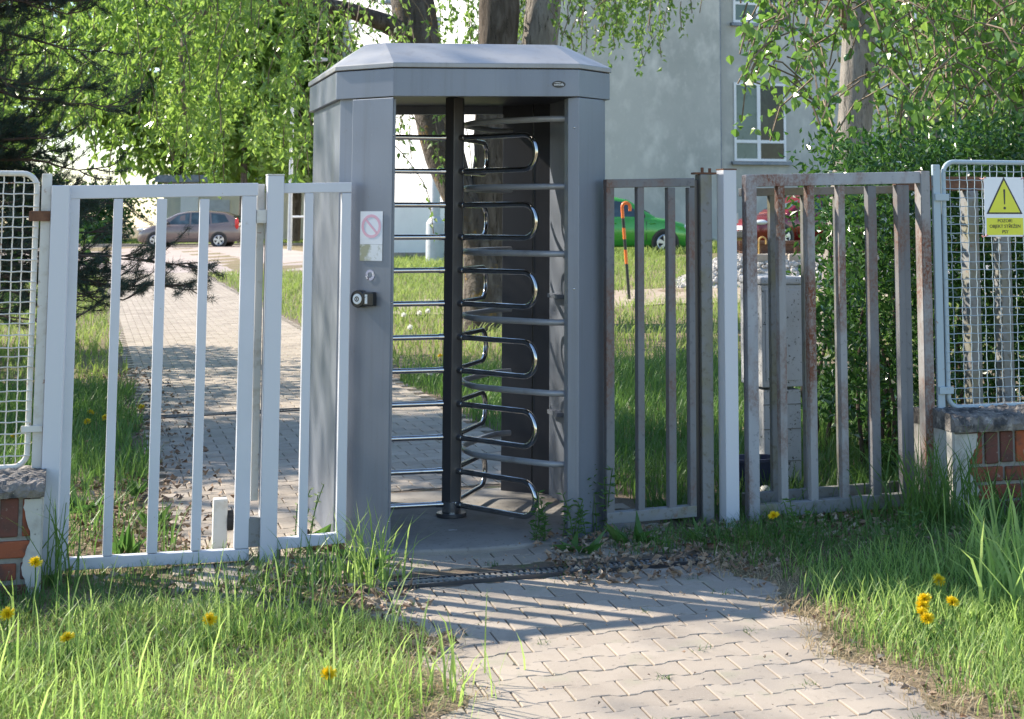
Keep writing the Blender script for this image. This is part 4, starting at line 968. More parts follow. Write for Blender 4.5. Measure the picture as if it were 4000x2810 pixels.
# pale low wall and plinth seen through the turnstile opening
O3 = (-7.2, 47.0); t = thing('garden_wall', 'low white wall with a dark base seen through the turnstile', 'wall', (-6, 47, .3))
mb = MB(); mb.hexa([(x, y, z) for z in (.55, 1.9) for x, y in ((-8.0, 47), (-3.6, 48), (-3.6, 48.3), (-8.0, 47.3))]); build('wall_face', mb, M['wall_white'], t)
mb = MB(); mb.hexa([(x, y, z) for z in (.1, .55) for x, y in ((-8.02, 46.98), (-3.58, 47.98), (-3.58, 48.32), (-8.02, 47.32))]); build('wall_base', mb, M['sleeper'], t)

# ------------------------------------------------------------------ lamp posts and white frame
def cyl(name, x, y, z0, z1, r0, r1, mat, parent): mb = MB(); mb.tube([(x, y, z0), (x, y, z1)], [r0, r1], 16); return build(name, mb, mat, parent, smooth_=True)
t = thing('lamp_post', 'thin grey lamp post at the far roadside left of the turnstile', 'lamp post', (-12.2, 65, .2))
cyl('shaft', -12.2, 65, .1, 7.6, .09, .06, M['pole'], t); mb = MB(); mb.tube([(-12.2, 65, 7.5), (-11.9, 64.7, 7.8), (-11.2, 64, 7.85)], .04, 8); build('arm', mb, M['pole'], t); mb = MB(); mb.cbox((-10.9, 63.7, 7.83), .7, .3, .12, rz=-.78); build('lamp_head', mb, M['metalgrey'], t, bevel=.03)
t = thing('lamp_post', 'stout grey lamp post with wide base seen through the turnstile', 'lamp post', (-4.38, 45, .3))
cyl('base_sleeve', -4.4, 45, .15, 1.42, .26, .25, M['pole'], t); mb = MB(); mb.tube([(-4.4, 45, 1.42), (-4.4, 45, 1.6)], [.25, .14], 16); build('collar', mb, M['pole'], t, smooth_=True)
cyl('shaft', -4.4, 45, 1.6, 7.2, .14, .09, M['pole'], t)
mb = MB(); mb.tube([(-4.4, 45, 7.1), (-4.6, 44.6, 7.4), (-5.2, 44, 7.45)], .05, 8); build('arm', mb, M['pole'], t); mb = MB(); mb.cbox((-5.5, 43.7, 7.43), .7, .3, .12, rz=.78); build('lamp_head', mb, M['metalgrey'], t, bevel=.03)
t = thing('pipe_frame', 'white pipe frame by the roadside kerb left of the turnstile', 'frame', (-13.5, 72.5, .2))
for x in (-13.55, -12.1): cyl('leg', x, 72.5, .2, 1.62, .05, .05, M['pvc'], t)
mb = MB(); mb.tube([(-13.6, 72.5, 1.62), (-12.05, 72.5, 1.62)], .05, 10); build('crossbar', mb, M['pvc'], t)
for i, (s0, s1) in enumerate(((6.95, 9.2), (9.3, 11.6), (11.7, 14))):
    k = 0
mb = MB(); mb.box(-60, 14, 71.6, 71.85, .1, .36); tag(build('kerb', mb, M['sleeper'], bevel=.03), 'far kerb along the road', kind='structure')

# ------------------------------------------------------------------ railway piece on ballast, striped cane
t = thing('ballast_heap', 'heap of pale crushed stone under the rusty rail', 'stone heap', P(11, 18.5, .4))
hx0, hy0 = 3.9, 27.3
mb = MB(); N1 = 26; vs = []; fs = []
def heap(x, y): return float(smooth(1.25, 2.5, x) * smooth(8.5, 6.5, x) * smooth(26.2, 27.0, y) * smooth(29.3, 28.4, y))
for i in range(N1 + 1):
    for j in range(N1 + 1):
        x, y = 1.1 + 7.6 * i / N1, 26.0 + 3.5 * j / N1; vs.append((x, y, gz(x, y) - .03 + .46 * heap(x, y)))
fs = [(i * (N1 + 1) + j, (i + 1) * (N1 + 1) + j, (i + 1) * (N1 + 1) + j + 1, i * (N1 + 1) + j + 1) for i in range(N1) for j in range(N1)]
mb.add(vs, fs); build('heap_core', mb, M['stone'], t)
mb = MB()
for _ in range(2600):
    x, y = random.uniform(1.3, 6.0), random.uniform(26.15, 28.6); h_ = heap(x, y)
    if h_ < .04: continue
    mb.blob((x, y, gz(x, y) + .46 * h_), random.uniform(.028, .055), 6, 4, (1, random.uniform(.7, 1.1), random.uniform(.6, .9)), .22)
tag(build('crushed_stones', mb, M['stone'], t), None, kind='stuff')
t = thing('track_piece', 'rusty length of railway track on concrete sleepers displayed on ballast', 'rail track', (4.5, 27.5, .85))
prof = [(-.07, 0), (.07, 0), (.07, .015), (.012, .03), (.012, .115), (.036, .125), (.036, .16), (-.036, .16), (-.036, .125), (-.012, .115), (-.012, .03), (-.07, .015)]
for yy in (27.15, 28.3):
    mb = MB(); k = len(prof); x0, x1 = 2.45, 8.2; zz = .965
    vs = [(x, yy + a + (x - x0) * .03, zz + b * 1.25) for x in (x0, x1) for a, b in prof]; mb.add(vs, [tuple(range(k)), tuple(range(2 * k - 1, k - 1, -1))] + [((i + 1) % k, i, k + i, k + (i + 1) % k) for i in range(k)]); build('rail', mb, M['rust3'], t)
for x in (2.78, 3.38, 3.98, 4.6, 5.2, 5.8, 6.4):
    mb = MB(); mb.cbox((x, 27.75 + (x - 2.45) * .03, .885), .27, 1.9, .15); sl = build('sleeper', mb, M['sleeper'], t, bevel=.02)
    mb = MB(); mb.tube([(x, 27.02 + (x - 2.45) * .03, .96), (x, 27.02 + (x - 2.45) * .03, 1.08)], .022, 8); mb.cbox((x, 27.05 + (x - 2.45) * .03, .985), .08, .06, .03); build('rail_fastening', mb, M['rust3'], sl)
mb = MB(); hk = [(2.76, 26.95, .96), (2.76, 26.95, 1.16)] + [(2.82 - .06 * math.cos(a), 26.95, 1.18 + .06 * math.sin(a)) for a in np.linspace(0, math.pi, 8)] + [(2.88, 26.95, 1.12)]
mb.tube(hk, .014, 8); tag(build('lifting_hook', mb, M['yellowpaint'], smooth_=True), 'small yellow hook on the end of the rusty rail', 'hook')
t = thing('striped_cane', 'orange and black striped cane standing in the grass before the green car', 'cane', (.54, 24.5, .3))
cp = [Vector((.55, 24.5, .26)), Vector((.44, 24.5, 1.72))]
seg = [(0, .415, 'blackpaint'), (.415, .56, 'orange'), (.56, .67, 'blackpaint'), (.67, .785, 'orange'), (.785, .885, 'blackpaint'), (.885, 1., 'orange')]
for i, (a, b, m) in enumerate(seg):
    mb = MB(); mb.tube([cp[0].lerp(cp[1], a), cp[0].lerp(cp[1], b)], .024, 12)
    if i == 5: mb.tube([cp[1]] + [(.50 - .06 * math.cos(q), 24.5, 1.72 + .065 * math.sin(q)) for q in np.linspace(.15, math.pi, 10)] + [(.56, 24.5, 1.66)], .024, 12)
    build('shaft_band', mb, M[m], t, smooth_=True)

# ------------------------------------------------------------------ cars
def car(name, label, loc, heading, L, Wd, H, paint, st, rim=5, group=None):
    """st: list of stations (x along car 0..1 from nose, z sill, z belt/bonnet, roof z or None, half width factor)"""
    t = thing(name, label, 'car', loc, group); ca, sa = math.cos(heading), math.sin(heading)
    def T(x, y, z): return (loc[0] + x * ca - y * sa, loc[1] + x * sa + y * ca, loc[2] + z)
    hw = Wd / 2; mb = MB(); rows = []
    for (q, zb, zm, k) in st['body']:
        x = L / 2 - q * L; w = hw * k
        half = [(0, zb), (w * .86, zb), (w * .97, zb + .08), (w, zb + (zm - zb) * .5), (w * .985, zm - .12), (w * .93, zm - .03), (w * .78, zm), (0, zm + .03)]
        rows.append([T(x, y, z) for y, z in half] + [T(x, -y, z) for y, z in half[-2:0:-1]])
    n = len(rows[0]); vs = [p for r_ in rows for p in r_]; fs = [tuple(range(n - 1, -1, -1)), tuple((len(rows) - 1) * n + j for j in range(n))]
    for i in range(len(rows) - 1):
        for j in range(n): fs.append((i * n + j, i * n + (j + 1) % n, (i + 1) * n + (j + 1) % n, (i + 1) * n + j))
    mb.add(vs, fs); build('body', mb, M[paint], t, smooth_=True, angle=50)
    # greenhouse
    rows = []; mb = MB()
    for (q, z0, z1) in st['cabin']:
        x = L / 2 - q * L; w0, w1 = hw * .90, hw * (.90 - .22 * min(1, max(.02, (z1 - z0)) / (H * .34)))
        half = [(0, z0 - .06), (w0, z0 - .06), (w0, z0), (w1, max(z0, z1 - .05)), (w1 * .88, z1), (0, z1 + .015)]
        rows.append([T(x, y, z) for y, z in half] + [T(x, -y, z) for y, z in half[-2:0:-1]])
    n = len(rows[0]); vs = [p for r_ in rows for p in r_]; fs = [tuple(range(n - 1, -1, -1)), tuple((len(rows) - 1) * n + j for j in range(n))]
    for i in range(len(rows) - 1):
        for j in range(n): fs.append((i * n + j, i * n + (j + 1) % n, (i + 1) * n + (j + 1) % n, (i + 1) * n + j))
    mb.add(vs, fs); build('cabin', mb, M[paint], t, smooth_=True, angle=35)
    def cab(q):
        c = st['cabin']
        for a, b in zip(c[:-1], c[1:]):
            if a[0] <= q <= b[0]:
                f = (q - a[0]) / max(1e-6, b[0] - a[0]); return a[1] + (b[1] - a[1]) * f, a[2] + (b[2] - a[2]) * f
        return c[-1][1:]
    for sgn in (1, -1):
        for poly in st['glass']:
            mb = MB(); o = []
            for q, f in poly:
                z0, z1 = cab(q); z = z0 + .02 + (z1 - .09 - z0) * f; w0, w1 = hw * .90, hw * (.90 - .22 * min(1, (z1 - z0) / (H * .34)))
                g = (z - z0) / max(.01, z1 - .05 - z0); o.append(T(L / 2 - q * L, sgn * (w0 + (w1 - w0) * g + .006), z))
            k = len(o); mb.add(o, [tuple(range(k)) if sgn < 0 else tuple(range(k - 1, -1, -1))]); g_ = build('side_window', mb, M['carglass'], t)
            sol = g_.modifiers.new('thick', 'SOLIDIFY'); sol.thickness = .006
    for nm, (qa, qb) in (('windscreen', st['ws']), ('rear_window', st['rw'])):
        mb = MB(); o = []
        for q, fz in ((qa, 1), (qb, 1)):
            z0, z1 = cab(q); ww = hw * (.90 - .22 * min(1, (z1 - z0) / (H * .34))) * .84
            o += [T(L / 2 - q * L + (.012 if nm == 'windscreen' else -.012), y, z1 + .012) for y in (-ww, ww)]
        mb.add([o[0], o[1], o[3], o[2]], [(0, 1, 2, 3)]); g_ = build(nm, mb, M['carglass'], t); sol = g_.modifiers.new('thick', 'SOLIDIFY'); sol.thickness = .008
    rw = st['wheel']
    for q in st['axles']:
        for sgn in (1, -1):
            x = L / 2 - q * L; mb = MB(); y0 = sgn * (hw - .20); y1 = sgn * (hw + .012)
            mb.tube([T(x, sgn * (hw - .02), rw + .01), T(x, sgn * (hw + .006), rw + .01)], rw * 1.16, 28); build('wheel_arch', mb, M['black'], t)
            mb = MB(); mb.tube([T(x, y0, rw), T(x, y0 + sgn * .02, rw), T(x, y1 - sgn * .01, rw), T(x, y1 + sgn * .01, rw)], [rw * .94, rw, rw, rw * .93], 28); wh = build('wheel', mb, M['rubber'], t, smooth_=True)
            mb = MB(); yr = hw + .026
            for i in range(rim):
                a = 2 * math.pi * i / rim + .3; u_ = (math.cos(a), math.sin(a)); v_ = (-u_[1], u_[0]); R0, R1 = rw * .12, rw * .64
                o = []
                for yy in (sgn * (yr - .02), sgn * (yr + .004)):
                    for rr, ww in ((R0, .03), (R1, .055)):
                        for e in (-1, 1): o.append(T(x + u_[0] * rr + v_[0] * ww * e, yy, rw + u_[1] * rr + v_[1] * ww * e))
                mb.hexa([o[0], o[1], o[3], o[2], o[4], o[5], o[7], o[6]])
            mb.tube([T(x, sgn * (yr - .02), rw), T(x, sgn * (yr + .006), rw)], rw * .17, 16)
            k = 28; ring = [T(x + rw * .66 * math.cos(2 * math.pi * i / k), sgn * (yr - .008), rw + rw * .66 * math.sin(2 * math.pi * i / k)) for i in range(k)]
            mb.tube(ring, .018, 6, closed=True); build('rim', mb, M['alloy'], wh)
    for sgn in (1, -1):
        q, z, dx, dy, dz = st['head']; mb = MB(); mb.blob(T(L / 2 - q * L, sgn * hw * .74, z), 1, 14, 8, (dx if abs(ca) > .7 else dy, dy if abs(ca) > .7 else dx, dz)); build('headlight', mb, M['lampclear'], t, smooth_=True)
        q, z, dx, dy, dz = st['tail']; mb = MB(); mb.blob(T(L / 2 - q * L, sgn * hw * .84, z), 1, 14, 8, (dx if abs(ca) > .7 else dy, dy if abs(ca) > .7 else dx, dz)); build('tail_light', mb, M['lampred'], t, smooth_=True)
        q, z = st['mirror']; mb = MB(); mb.blob(T(L / 2 - q * L, sgn * (hw + .07), z), .1, 10, 8, (.9, 1.1, .75)); build('mirror', mb, M['black'], t, smooth_=True)
        for q in st['doors']:
            mb = MB(); p0, p1 = T(L / 2 - q * L, sgn * (hw * .996), .35), T(L / 2 - q * L, sgn * (hw * .985), .86); mb.tube([p0, p1], .008, 5); build('door_seam', mb, M['black'], t)
            mb = MB(); x = L / 2 - q * L + .18 * 1; mb.tube([T(x - .1, sgn * (hw + .012), .80), T(x + .06, sgn * (hw + .012), .81)], .016, 8); build('door_handle', mb, M[paint], t, smooth_=True)
    mb = MB(); zb = st['body'][0][1]; mb.hexa([T(x, y, z) for z in (zb - .02, zb + .17) for x, y in ((L / 2 - .02, -hw * .62), (L / 2 + .035, -hw * .5), (L / 2 + .035, hw * .5), (L / 2 - .02, hw * .62))]); bmp = build('bumper', mb, M['black'], t, bevel=.02)
    mb = MB(); mb.hexa([T(x, y, z) for z in (zb + .2, zb + .31) for x, y in ((L / 2 - .02, -.26), (L / 2 + .045, -.26), (L / 2 + .045, .26), (L / 2 - .02, .26))]); build('number_plate', mb, M['pvc'], t)
    return t
hatch = dict(body=[(0, .30, .58, .66), (.02, .22, .72, .80), (.07, .19, .80, .92), (.15, .19, .88, .98), (.27, .2, .96, 1.), (.5, .2, .96, 1.), (.75, .2, .98, 1.), (.90, .21, .98, .97), (.97, .26, .95, .90), (1., .36, .86, .82)],
             cabin=[(.25, .92, .97), (.33, .95, 1.16), (.42, .95, 1.40), (.50, .95, 1.47), (.65, .96, 1.48), (.80, .98, 1.44), (.90, .98, 1.34), (.97, .97, 1.02)],
             glass=[[(.335, .02), (.43, .98), (.545, 1.), (.55, .0)], [(.565, 0.), (.56, 1.), (.70, 1.), (.73, .0)], [(.75, .08), (.725, .97), (.83, .93), (.87, .25)]],
             ws=(.285, .44), rw=(.91, .965), axles=(.19, .815), wheel=.305, head=(.045, .70, .20, .13, .075), tail=(.975, .82, .08, .1, .17), mirror=(.34, .99), doors=(.31, .56))
car('hatchback_car', 'bright green hatchback parked on grass before the grey wall', (.55, 42.0, .62), .06, 4.0, 1.68, 1.47, 'car_green', hatch)
car('hatchback_car', 'dark red hatchback seen in three-quarter view behind the rusty gate', (5.75, 44.6, .74), math.pi + .48, 3.8, 1.66, 1.44, 'car_red', hatch)
mpv = dict(body=[(0, .32, .62, .62), (.02, .24, .76, .78), (.07, .2, .88, .91), (.15, .2, .98, .98), (.25, .21, 1.05, 1.), (.5, .22, 1.03, 1.), (.75, .22, 1.06, 1.), (.90, .24, 1.07, .97), (.97, .28, 1.02, .90), (1., .4, .95, .84)],
           cabin=[(.20, 1.0, 1.06), (.29, 1.02, 1.32), (.38, 1.02, 1.53), (.48, 1.02, 1.63), (.65, 1.03, 1.65), (.82, 1.05, 1.60), (.92, 1.06, 1.45), (.985, 1.05, 1.10)],
           glass=[[(.295, .02), (.40, .98), (.505, 1.), (.51, .0)], [(.525, 0.), (.52, 1.), (.69, 1.), (.71, .0)], [(.725, .04), (.71, .97), (.84, .95), (.89, .2)]],
           ws=(.235, .41), rw=(.925, .98), axles=(.19, .80), wheel=.325, head=(.05, .80, .26, .12, .09), tail=(.965, 1.06, .10, .10, .28), mirror=(.31, 1.08), doors=(.28, .515))
car('family_car', 'brown metallic family car parked by the road behind the white gate', (-18.4, 74.2, .24), math.pi + .02, 4.7, 1.84, 1.66, 'car_brown', mpv)

# ------------------------------------------------------------------ background trees and shrubs
def bgtree(name, label, x, y, h, r, low, n, mat, size, group=None, trunk=True):
    g0 = gz(x, y); t = thing(name, label, 'tree' if trunk else 'shrub', (x, y, g0), group)
    if trunk: build('trunk', tree_tube([(x, y, g0 - .1), (x + .1, y, g0 + h * .3), (x, y, g0 + h * .8)], [r * .07, r * .055, r * .02], 8), M['bark_dark'], t, smooth_=True)
    c = [(random.gauss(0, .45) * r, random.gauss(0, .45) * r, random.uniform(low + .12 * h, h * .92), random.uniform(.28, .5) * r) for _ in range(26)]
    k = RNG.integers(0, len(c), n); C_ = np.array(c)[k]; v = RNG.normal(0, 1, (n, 3)); v /= np.linalg.norm(v, axis=1, keepdims=True)
    rr = RNG.uniform(.35, 1., n)[:, None] ** .6; p = C_[:, :3] + v * rr * C_[:, 3:4] * np.array([1, 1, .8]); p += np.array([x, y, g0]); ok = p[:, 2] > g0 + low; p, v = p[ok], v[ok]
    dr_ = v + RNG.normal(0, .6, p.shape); dr_[:, 2] -= .4
    leaves('crown', p, dr_, size, .6, M[mat], t, fold=.2)
for i, (x, y, h, r, lb, mt) in enumerate(((-37, 98, 17, 7, 'tall bright green tree at the far left behind the pine', 'leaf_birch'), (-28, 108, 19, 7.5, 'broad mid green tree left behind the cream building', 'leaf_mid'), (-19.5, 102, 18, 6.5, 'light green tree rising behind the cream building', 'leaf_birch'), (-15.5, 84, 14, 4.2, 'round green tree behind the thin lamp post', 'leaf_mid'), (-47, 90, 18, 8, 'dense green tree at the left edge far behind the mesh', 'leaf_mid'), (-23.5, 118, 22, 8, 'tallest pale green tree at the back of the far trees', 'leaf_birch'))):
    bgtree('tree', lb, x, y, h, r, 2.2, 13000, mt, .55, 'trees beyond the road')
bgtree('tree', 'small tree with dark trunk standing behind the brown car', -17.2, 79, 8.5, 3.4, 2.6, 5000, 'leaf_birch', .3)
bgtree('tree', 'leafy tree standing left of the pine beyond the picture edge', -9.2, 14.0, 8.6, 2.4, 2.4, 11000, 'leaf_mid', .12)
bgtree('tree', 'tall tree left of the gate whose crown dapples the turnstile', -12.0, 12.7, 13, 1.9, 7.2, 1500, 'leaf_mid', .13)
bgtree('shrub', 'big dense bush added behind the pine at the left edge to shade the path', -7.5, 17.7, 3.5, 1.75, .1, 9000, 'leaf_mid', .1, None, False)  # bush added for the shade it throws on the path
bgtree('shrub', 'dense bush added left of the pine trunk to shade the nearer path', -6.85, 14.6, 3.0, 1.45, .1, 8000, 'leaf_mid', .09, None, False)  # also added, kept low to shade the path but not the crown
bgtree('shrub', 'dark rounded shrub left of the brown car', -24.2, 80, 2.8, 2.0, .05, 5000, 'leaf_hedge', .2, None, False)
bgtree('shrub', 'second dark shrub far left of the brown car', -28.5, 82, 3.4, 2.6, .05, 5000, 'leaf_hedge', .22, None, False)
bgtree('tree', 'yellow-green tree before the recessed wing windows at the right', 9.8, 36, 8.5, 2.9, 2.2, 9000, 'leaf_birch', .17)

# ------------------------------------------------------------------ grass, litter, weeds
def in_view(X, Y, m=420):
    u = 1330 + 3600 * X / Y; return (u > -m) & (u < 2296 + m)
def scatter(n, s0, s1, d0, d1):
    S = RNG.uniform(s0, s1, n); D = RNG.uniform(d0, d1, n); X, Y = to_xy(S, D); k = (Y > 4.3) & in_view(X, Y); return S[k], D[k], X[k], Y[k]
def vnoise(S, D, f, seed): return .5 + .25 * (np.sin(S * f + seed) * np.sin(D * f * 1.3 + seed * 2.1) + np.sin(S * f * 2.3 + seed * 3 + D * f * .7) * np.sin(D * f * 1.9 - S * f))
def grass(name, label, n, box, keep, h0, h1, w, mat, lean=(.1, .7), wind=None):
    S, D, X, Y = scatter(n, *box); k = keep(S, D, X, Y); S, D, X, Y = S[k], D[k], X[k], Y[k]; m = len(S)
    h = RNG.uniform(h0, h1, m) * (.65 + .7 * vnoise(S, D, 4., 1.7)); az = RNG.uniform(0, 6.28, m)
    if wind is not None: az = wind + RNG.normal(0, 1.2, m)
    ln = RNG.uniform(*lean, m); wd = w * RNG.uniform(.6, 1.3, m)
    o = blades(np.stack([X, Y, G(X, Y) + np.where(D < -.3, .012, -.01)], -1), h, wd, ln, az, mat, name); return tag(o, label, 'grass', None, 'stuff')
edgeL = lambda D: -.07 + .10 * np.sin(D * 3.1) + .05 * np.sin(D * 9.3 + 1)
edgeR = lambda D: 1.43 + .07 * np.sin(D * 4.1) + .05 * np.sin(D * 10.7)
rnd = lambda S: RNG.uniform(0, 1, len(S))
def kL(S, D, X, Y):
    e = smooth(0, .28, edgeL(D) - S); sh = np.where(D > -1.05, .45 + .35 * vnoise(S, D, 5, .3), 1.); return (rnd(S) < e * sh) & ~((S < -1.35) & (D > -.27))
grass('grass', 'tall sunlit grass in front of the white gate', 28500, (-3.8, .2, -3.4, .0), lambda S, D, X, Y: kL(S, D, X, Y) & (D < -.75 + .2 * np.sin(S * 5)), .06, .15, .0043, M['grass_sun'], (.2, 1.0))
grass('grass', 'short matted grass in front of the white gate', 54000, (-3.8, .2, -3.4, -.6), lambda S, D, X, Y: kL(S, D, X, Y), .03, .085, .004, M['grass_far'], (.6, 1.5))
grass('grass', 'dead straw in the lawn before the white gate', 2500, (-3.2, .1, -3.4, -.3), lambda S, D, X, Y: kL(S, D, X, Y), .03, .11, .0035, M['drygrass'], (.6, 1.5))
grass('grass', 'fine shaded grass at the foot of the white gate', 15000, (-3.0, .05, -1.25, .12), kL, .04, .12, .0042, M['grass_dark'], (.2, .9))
grass('grass', 'scattered tall grass stalks in front of the white gate', 330, (-2.6, -.05, -2.6, -.7), lambda S, D, X, Y: rnd(S) < smooth(0, .2, edgeL(D) - S) * .9, .2, .36, .007, M['grass_sun'], (.1, .7))
def kR(S, D, X, Y): return (rnd(S) < smooth(0, .36, S - edgeR(D)) * (.4 + .75 * vnoise(S, D, 3.3, 2.2))) & ~((S > 2.86) & (D > -.22) & (D < .25))
grass('grass', 'short matted grass right of the path', 16000, (1.4, 4.2, -3.3, .1), lambda S, D, X, Y: kR(S, D, X, Y), .02, .06, .0045, M['grass_far'], (.6, 1.5))
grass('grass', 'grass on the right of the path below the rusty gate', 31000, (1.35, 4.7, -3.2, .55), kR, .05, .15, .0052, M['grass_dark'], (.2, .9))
grass('grass', 'lighter grass at the right of the path near the camera', 17000, (1.5, 4.2, -3.4, -.9), lambda S, D, X, Y: rnd(S) < smooth(0, .42, S - edgeR(D)), .07, .19, .0055, M['grass_sun'], (.2, .8))
grass('grass', 'tall lush grass at the foot of the rusty gate and brick wall', 470, (1.95, 3.7, -.75, .35), lambda S, D, X, Y: rnd(S) < .06 + .94 * smooth(2.2, 2.8, S), .18, .42, .0085, M['grass_dark'], (.25, .95))
grass('grass', 'thin grass among litter right before the turnstile jamb', 1500, (.95, 2.0, -.42, .0), lambda S, D, X, Y: rnd(S) < smooth(.9, 1.3, S) * .7, .04, .13, .004, M['grass_dark'], (.3, 1.))
def kB(S, D, X, Y):
    onp = (S > -.86 + .06 * np.sin(D * 3)) & (S < 1.46 + .05 * np.sin(D * 2.7)); return ~onp & ~((S > -.2) & (S < 1.3) & (D < 1.45))
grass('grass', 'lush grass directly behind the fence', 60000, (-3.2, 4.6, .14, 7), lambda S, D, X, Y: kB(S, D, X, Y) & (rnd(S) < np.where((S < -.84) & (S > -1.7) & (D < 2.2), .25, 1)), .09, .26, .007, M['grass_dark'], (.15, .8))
dirtm = lambda X, Y: smooth(-3.0, -1.0, X) * smooth(23.0, 23.8, Y) * smooth(27.4, 26.6, Y)
grass('grass', 'sunny meadow grass around the trees behind the fence', 95000, (-9, 12, 6.5, 31), lambda S, D, X, Y: kB(S, D, X, Y) & (rnd(S) > dirtm(X, Y) * .93) & (rnd(S) < .55 + .6 * vnoise(S, D, .9, 4)), .08, .22, .013, M['grass_far'], (.2, .9))
grass('grass', 'distant grass in front of the grey building', 45000, (6.0, 26, 30, 46), lambda S, D, X, Y: (X > -6) & ~((X > -1.6) & (X < 2.7) & (np.abs(Y - 42) < .8)), .12, .32, .03, M['grass_far'], (.2, .9))
grass('grass', 'distant grass verge beyond the road', 30000, (-14, 14, 72, 92), lambda S, D, X, Y: X < -5, .10, .22, .05, M['grass_far'], (.2, .9))
grass('grass', 'dry straw along the path edges', 4500, (1.3, 2.3, -3.2, -.55), lambda S, D, X, Y: rnd(S) < smooth(0, .12, S - edgeR(D) + .1) * smooth(.9, .2, S - edgeR(D)), .03, .09, .004, M['drygrass'], (.6, 1.4))
grass('grass', 'dry straw where the grass thins along the left path edge', 2200, (-.6, .15, -3.2, -.6), lambda S, D, X, Y: rnd(S) < smooth(-.05, .1, edgeL(D) - S + .1) * smooth(.6, .1, edgeL(D) - S), .03, .09, .004, M['drygrass'], (.6, 1.4))
tag(np_mesh('dirt_strip', *(lambda A_: (A_[0], [A_[1]]))((lambda: (np.array([(x, y, gz(x, y) + .012 + .01 * math.sin(x * 3 + y)) for y in np.linspace(23.1, 27.0, 9) for x in np.linspace(-3, 14, 30)]), np.array([[j * 30 + i, j * 30 + i + 1, (j + 1) * 30 + i + 1, (j + 1) * 30 + i] for j in range(8) for i in range(29)])))()), M['dirt']), 'strip of dry bare dirt across the meadow', kind='structure')
# dead leaves
def litter(n, box, keep, label, size=.035):
    S, D, X, Y = scatter(n, *box); k = keep(S, D, X, Y); S, D, X, Y = S[k], D[k], X[k], Y[k]; m = len(S)
    dr_ = RNG.normal(0, 1, (m, 3)); dr_[:, 2] *= .25
    o = leaves('leaf_litter', np.stack([X, Y, G(X, Y) + .024 + RNG.uniform(0, .02, m)], -1), dr_, size, .6, M['litter'], None, var=.5, fold=.4, curl=.3); return tag(o, label, 'dead leaves', None, 'stuff')
litter(3600, (-2.6, .1, -1.5, 2.4), lambda S, D, X, Y: (rnd(S) < .25 + .75 * (vnoise(S, D, 3, .8) > .45)) & ~((S > -.72) & (D > .35) & (rnd(S) > .07)) & ~((S > -.84) & (D > 1.3) & (rnd(S) > .3)), 'dry brown leaves around the white gate')
litter(1500, (-1.2, -.3, .4, 9), lambda S, D, X, Y: rnd(S) < smooth(-.3, -.8, S), 'dead leaves and needles along the left path edge')
litter(2300, (.75, 3.0, -.85, .02), lambda S, D, X, Y: rnd(S) < .8, 'dead leaves and twigs before the right fence panel', .03)
litter(900, (1.4, 3.4, -3.3, -.6), lambda S, D, X, Y: rnd(S) < smooth(1.1, .2, S - edgeR(D)), 'dry leaf scraps along the right path edge', .028)
litter(420, (-.4, 1.5, -3., -.1), lambda S, D, X, Y: rnd(S) < .35 + .65 * (D > -.75), 'tiny leaf scraps strewn over the pavers', .014)
litter(900, (-.5, .15, -1.5, -.15), lambda S, D, X, Y: rnd(S) < smooth(.12, -.2, S), 'curled brown leaves beside the drain and grass tuft', .03)

def weed(name, label, x, y, n, L, ratio, up, mat='weed', stems=0, sh=.3, heart=False, group=None):
    g0 = gz(x, y); t = thing(name, label, 'weed', (x, y, g0), group); rs = random.Random(int(x * 1000 + y * 77))
    pos, dr_ = [], []; mb = MB()
    if stems:
        for i in range(stems):
            az = rs.uniform(0, 6.28); ln = sh * rs.uniform(.6, 1.1); p = Vector((x + rs.gauss(0, .03), y + rs.gauss(0, .03), g0)); pts = [p.copy()]
            for j in range(8):
                q = j / 8; p = p + Vector((math.cos(az) * .35 * (q + .2), math.sin(az) * .35 * (q + .2), 1)).normalized() * ln / 8; pts.append(p.copy())
                for k in range(max(2, n // (stems * 8))):
                    a = rs.uniform(0, 6.28); pos.append(tuple(p)); dr_.append((math.cos(a), math.sin(a), rs.uniform(-.1, .5)))
            mb.tube(pts, [.0025] * 9, 5)
        build('stem', mb, M['weed'], t)
    else:
        for i in range(n):
            a = 6.28 * i / n + rs.uniform(-.3, .3); pos.append((x + .01 * math.cos(a), y + .01 * math.sin(a), g0 + .005)); dr_.append((math.cos(a), math.sin(a), up * rs.uniform(.5, 1.5)))
    leaves('leaves', np.array(pos), np.array(dr_), L, ratio, M[mat], t, heart, .3, .15, .25); return t
for s, d, lb in ((.80, -.10, 'dark bushy cleavers growing at the turnstile threshold'), (.96, -.13, 'cleavers with whorled leaves left of the right turnstile jamb'), (1.12, .0, 'slender cleavers climbing the right turnstile jamb'), (1.9, -.55, 'low cleavers beside the shaded yellow dandelion'), (2.2, -.95, 'pale green cleavers clump on the sunny right verge')):
    x, y = to_xy(s, d); weed('cleavers_plant', lb, x, y, 150, .035, .26, 0, 'weed', 5, .26 if s != 1.12 else .42)
